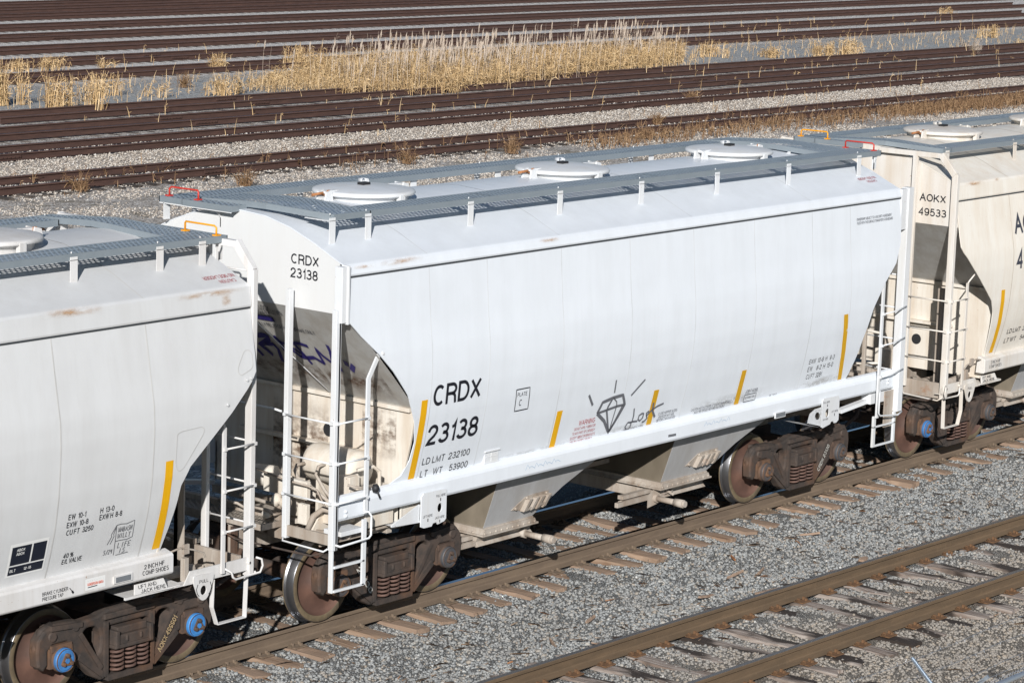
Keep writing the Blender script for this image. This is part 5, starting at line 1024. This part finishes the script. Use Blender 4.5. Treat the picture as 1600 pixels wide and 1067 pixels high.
tag(reeds('tall_reeds',tp,.8,1.75,'plume',.10,.006,3,.6,.22),'tall pale reed stalks with feathery plumes rising above the golden reed bed','reeds',kind='stuff')
CL=[(32.0,47.9,1.26,1.5,'tall golden reed clump cut by the left edge of the photo'),(32.6,45.4,2.0,1.2,'widest golden reed clump left of the reed bed'),(37.0,48.8,.87,.8,'reed clump just right of the widest clump at the left'),(40.9,57.7,.72,.55,'leftmost small reed tuft between the tracks beyond the gravel'),(42.1,57.0,1.2,.6,'second small reed tuft from the left beyond the gravel'),(44.1,56.5,.61,.5,'third small reed tuft from the left beyond the gravel'),(38.2,47.5,.39,.55,'thin upright reed tuft on the bluish gravel'),(40.8,46.9,1.5,.75,'low reed clump against the left end of the reed bed'),(47.8,54.5,.98,.7,'reed tuft on the tracks behind the left end of the reed bed'),(51.9,54.0,1.5,.9,'broad reed tuft on the tracks behind the reed bed'),(71.9,48.8,1.12,.75,'golden tuft just right of the reed bed'),(74.6,47.4,1.41,.45,'low golden tuft between the reed bed and the wide right clump'),(78.0,45.9,3.4,.8,'wide golden clump right of the reed bed'),(111.9,61.0,.93,.55,'far small tuft on the tracks near the top right corner'),(97.2,49.3,1.15,.7,'golden tuft nearest the right edge on the bluish gravel'),(87.9,45.2,.61,.45,'small golden tuft beside the spiky pale grass'),(86.2,43.5,.9,.66,'spiky pale grass tuft growing over the rails at the right'),(92.9,45.3,.5,.4,'small tuft cut by the right edge beside the track')]
for x,y,wd,h,lb in CL:
    n=int(56*max(.5,wd)*max(.6,h)); k_=[(random.uniform(-.5,.5)*wd*1.1,random.gauss(0,.25)) for _ in range(max(3,int(wd*5)))]; pts=[(x+q[0]+random.gauss(0,.10),y+q[1]+random.gauss(0,.07),-.2) for q in (random.choice(k_) for _ in range(n))]
    tag(reeds('reed_clump',pts,h*.45,h*1.05,'straw' if 'pale' not in lb else 'plume',.22,.010,6,0,.24),lb,'reed clump','dry reed clumps in the yard')
WD=[(41.6,49.7,.45,.6,'round rusty brown weed on the bluish gravel at the left'),(34.9,29.3,.45,.55,'round brown weed standing in front of the first rusted track, behind the middle car roof'),(30.4,29.3,.4,.5,'brown weed in front of the first rusted track above the left roof hatch'),(23.2,28.4,.4,.5,'sparse brown weed beside the rail above the left end of the middle car'),(41.8,29.6,.6,.4,'low brown weed beside the first rusted track above the middle roof hatch'),(19.2,30.1,.35,.5,'sparse thin weed leaning over the near rail at the left'),(53.3,36.2,.5,.5,'small brown weed beside the second rusted track'),(45.5,32.0,.5,.45,'brown weed between the rails of the first rusted track')]
for x,y,wd,h,lb in WD:
    pts=[(x+random.gauss(0,wd*.16),y+random.gauss(0,.10),-.2) for _ in range(int(60*wd/.4))]; tag(reeds('dry_weed',pts,h*.3,h,'weed',.75,.007,5,0,.10),lb,'weed','brown weeds beside the rusted tracks')
pts=[(random.uniform(38,70),random.gauss(29.2,.55),-.2) for _ in range(1500)]+[(random.uniform(56,72),random.gauss(29.4,.5),-.2) for _ in range(1500)]+[(random.uniform(18,70),random.gauss(31.3,1.2),-.2) for _ in range(350)]
tag(reeds('dry_groundcover',pts,.10,.38,'weed',.4,.009,4,0,.12),'low brown dead weeds along the first rusted track','weeds',kind='stuff')
pts=[(random.uniform(30,110),random.uniform(45.8,52.5),-.2) for _ in range(600)]+[(random.uniform(30,110),random.uniform(34,62),-.2) for _ in range(600)]
tag(reeds('sparse_dry_grass',pts,.12,.5,'straw',.3,.008,3,0,.12),'sparse dry grass scattered over the yard gravel','grass',kind='stuff')
# ---------------------------------------------------------------- chain link fence at the lower right
fn=empty('chain_link_fence',(0,0,0),'galvanised chain link fence with barbed wire arms in the lower right corner','fence')
b=MB(); b.tube([(-14,-10.75,2.1),(2,-10.75,2.1)],.021,12); b.obj('top_rail','galv',fn)
for x in (-11.65,-8.65,-5.65):
    MB().tube([(x,-10.75,-.36),(x,-10.75,2.08)],.03,12).obj('post','galv',fn)
    b=MB(); b.lathe([(.036,0),(.036,.06),(.03,.09),(0,.10)],(x,-10.75,2.05),(0,0,1),12)
    for q in (-1,1):
        b.bar((x,-10.75,2.10),(x,-10.75+q*.33,2.40),.028,.014,(1,0,0)); b.bar((x-.012,-10.75,2.11),(x-.012,-10.75+q*.33,2.41),.004,.024,(1,0,0))
    b.obj('barb_arm','galv',fn)
for q,f in ((-1,.95),(-1,.5),(1,.98),(1,.66),(1,.33)):
    b=MB(); y=-10.75+q*.33*f; z=2.10+.30*f; b.tube([(-14+.5*k,y+.004*math.sin(k*3),z+.012*math.sin(k*5)) for k in range(33)],.0022,5)
    for k in range(130):
        x=-14+.125*k; c=Vector((x,y,z+.012*math.sin((x+14)*10))); 
        for _ in range(2): d=Vector((random.uniform(-.4,.4),random.uniform(-1,1),random.uniform(-1,1))).normalized()*.012; b.tube([c-d,c+d],.0012,4)
    b.obj('barbed_wire','wire',fn)
b=MB(); b.add([(-14,-10.735,-.3),(2,-10.735,-.3),(2,-10.735,2.10),(-14,-10.735,2.10)],[(0,1,2,3)])
b.obj('wire_mesh','mesh',fn)
b=MB()
for k in range(int(16/.042)): x=-14+.042*k; b.tube([(x,-10.735,2.08),(x+.012,-10.735,2.125),(x+.02,-10.74,2.15)],.0018,4)
b.obj('mesh_tips','wire',fn)
# ---------------------------------------------------------------- loose wood scraps
SC=[(1010,944,.30,.06,'wood'),(0,0,0,0,'')]
scr=[(-.35,-2.72,.34,.07,.1,'reddish brown wood scrap lying flat midway between the two near tracks'),(.28,-3.18,.42,.09,-.2,'split wood scrap lying against the far rail of the front track'),(1.15,-2.45,.36,.035,.3,'two thin pale sticks lying on the ballast near the middle'),(.85,-2.3,.30,.03,-.1,'thin brown stick on the ballast above the pale sticks'),(1.3,-1.95,.17,.03,.9,'short orange rusty stick standing out on the gray ballast'),(2.4,-3.15,.2,.12,.2,'small brown bark chips beside the front track'),(3.1,-1.9,.26,.035,-.8,'orange brown splinter on the ballast right of centre'),(-3.1,-2.6,.3,.04,.9,'orange brown stick on the ballast near the bottom left'),(-2.1,-2.35,.22,.04,.2,'short brown stick near the track under the cars'),(4.9,-2.4,.25,.05,.5,'brown splinter on the ballast at the right')]
for x,y,l,w_,a,lb in scr:
    b=MB(); n=5; vs=[]
    for i in range(n+1):
        t=i/n-.5; ww=w_/2*(1-abs(t)*.8)*random.uniform(.7,1.1); vs+=[(t*l,-ww,0),(t*l,ww,0),(t*l,ww*.8,.02+.01*random.random()),(t*l,-ww*.6,.022)]
    b.add(vs,[(4*i+k,4*i+(k+1)%4,4*i+4+(k+1)%4,4*i+4+k) for i in range(n) for k in range(4)]+[(0,1,2,3),tuple(4*n+k for k in range(4))[::-1]])
    o_=b.obj('wood_scrap','tie' if 'rusty' not in lb else 'rust'); o_.location=(x,y,float(gz(x,y))+.03); o_.rotation_euler=(random.uniform(-.1,.1),random.uniform(-.15,.15),a); tag(o_,lb,'wood scrap','wood scraps on the ballast')
V_=[];F_=[]
for _ in range(900):
    x,y=random.uniform(-9,18),random.choice([random.uniform(-8,-.9),random.gauss(-2.4,.7)]); l=random.choice([.03,.05,.08,.12])*random.uniform(.6,1.2); a=random.uniform(0,3.14); c,d=math.cos(a)*l,math.sin(a)*l; q=random.uniform(.006,.014); z=float(gz(x,y))+.028; k=len(V_)
    V_+=[(x-c,y-d,z),(x+c,y+d,z+random.uniform(-.01,.015)),(x+c-math.sin(a)*q,y+d+math.cos(a)*q,z+.006),(x-c-math.sin(a)*q,y-d+math.cos(a)*q,z+.008),(x,y,z+.016)]; F_+=[(k,k+1,k+4,k),(k+1,k+2,k+4,k+1),(k+2,k+3,k+4,k+2),(k+3,k,k+4,k+3)]
F_=np.array(F_)[:,:3]; tag(raw('wood_chips',np.array(V_),F_,'chips'),'small brown wood splinters littering the ballast','litter',kind='stuff')
for o_ in bpy.data.objects:
    if o_.name.startswith(('t.','p.')) and o_.type in('FONT','CURVE'): bpy.data.objects.remove(o_)
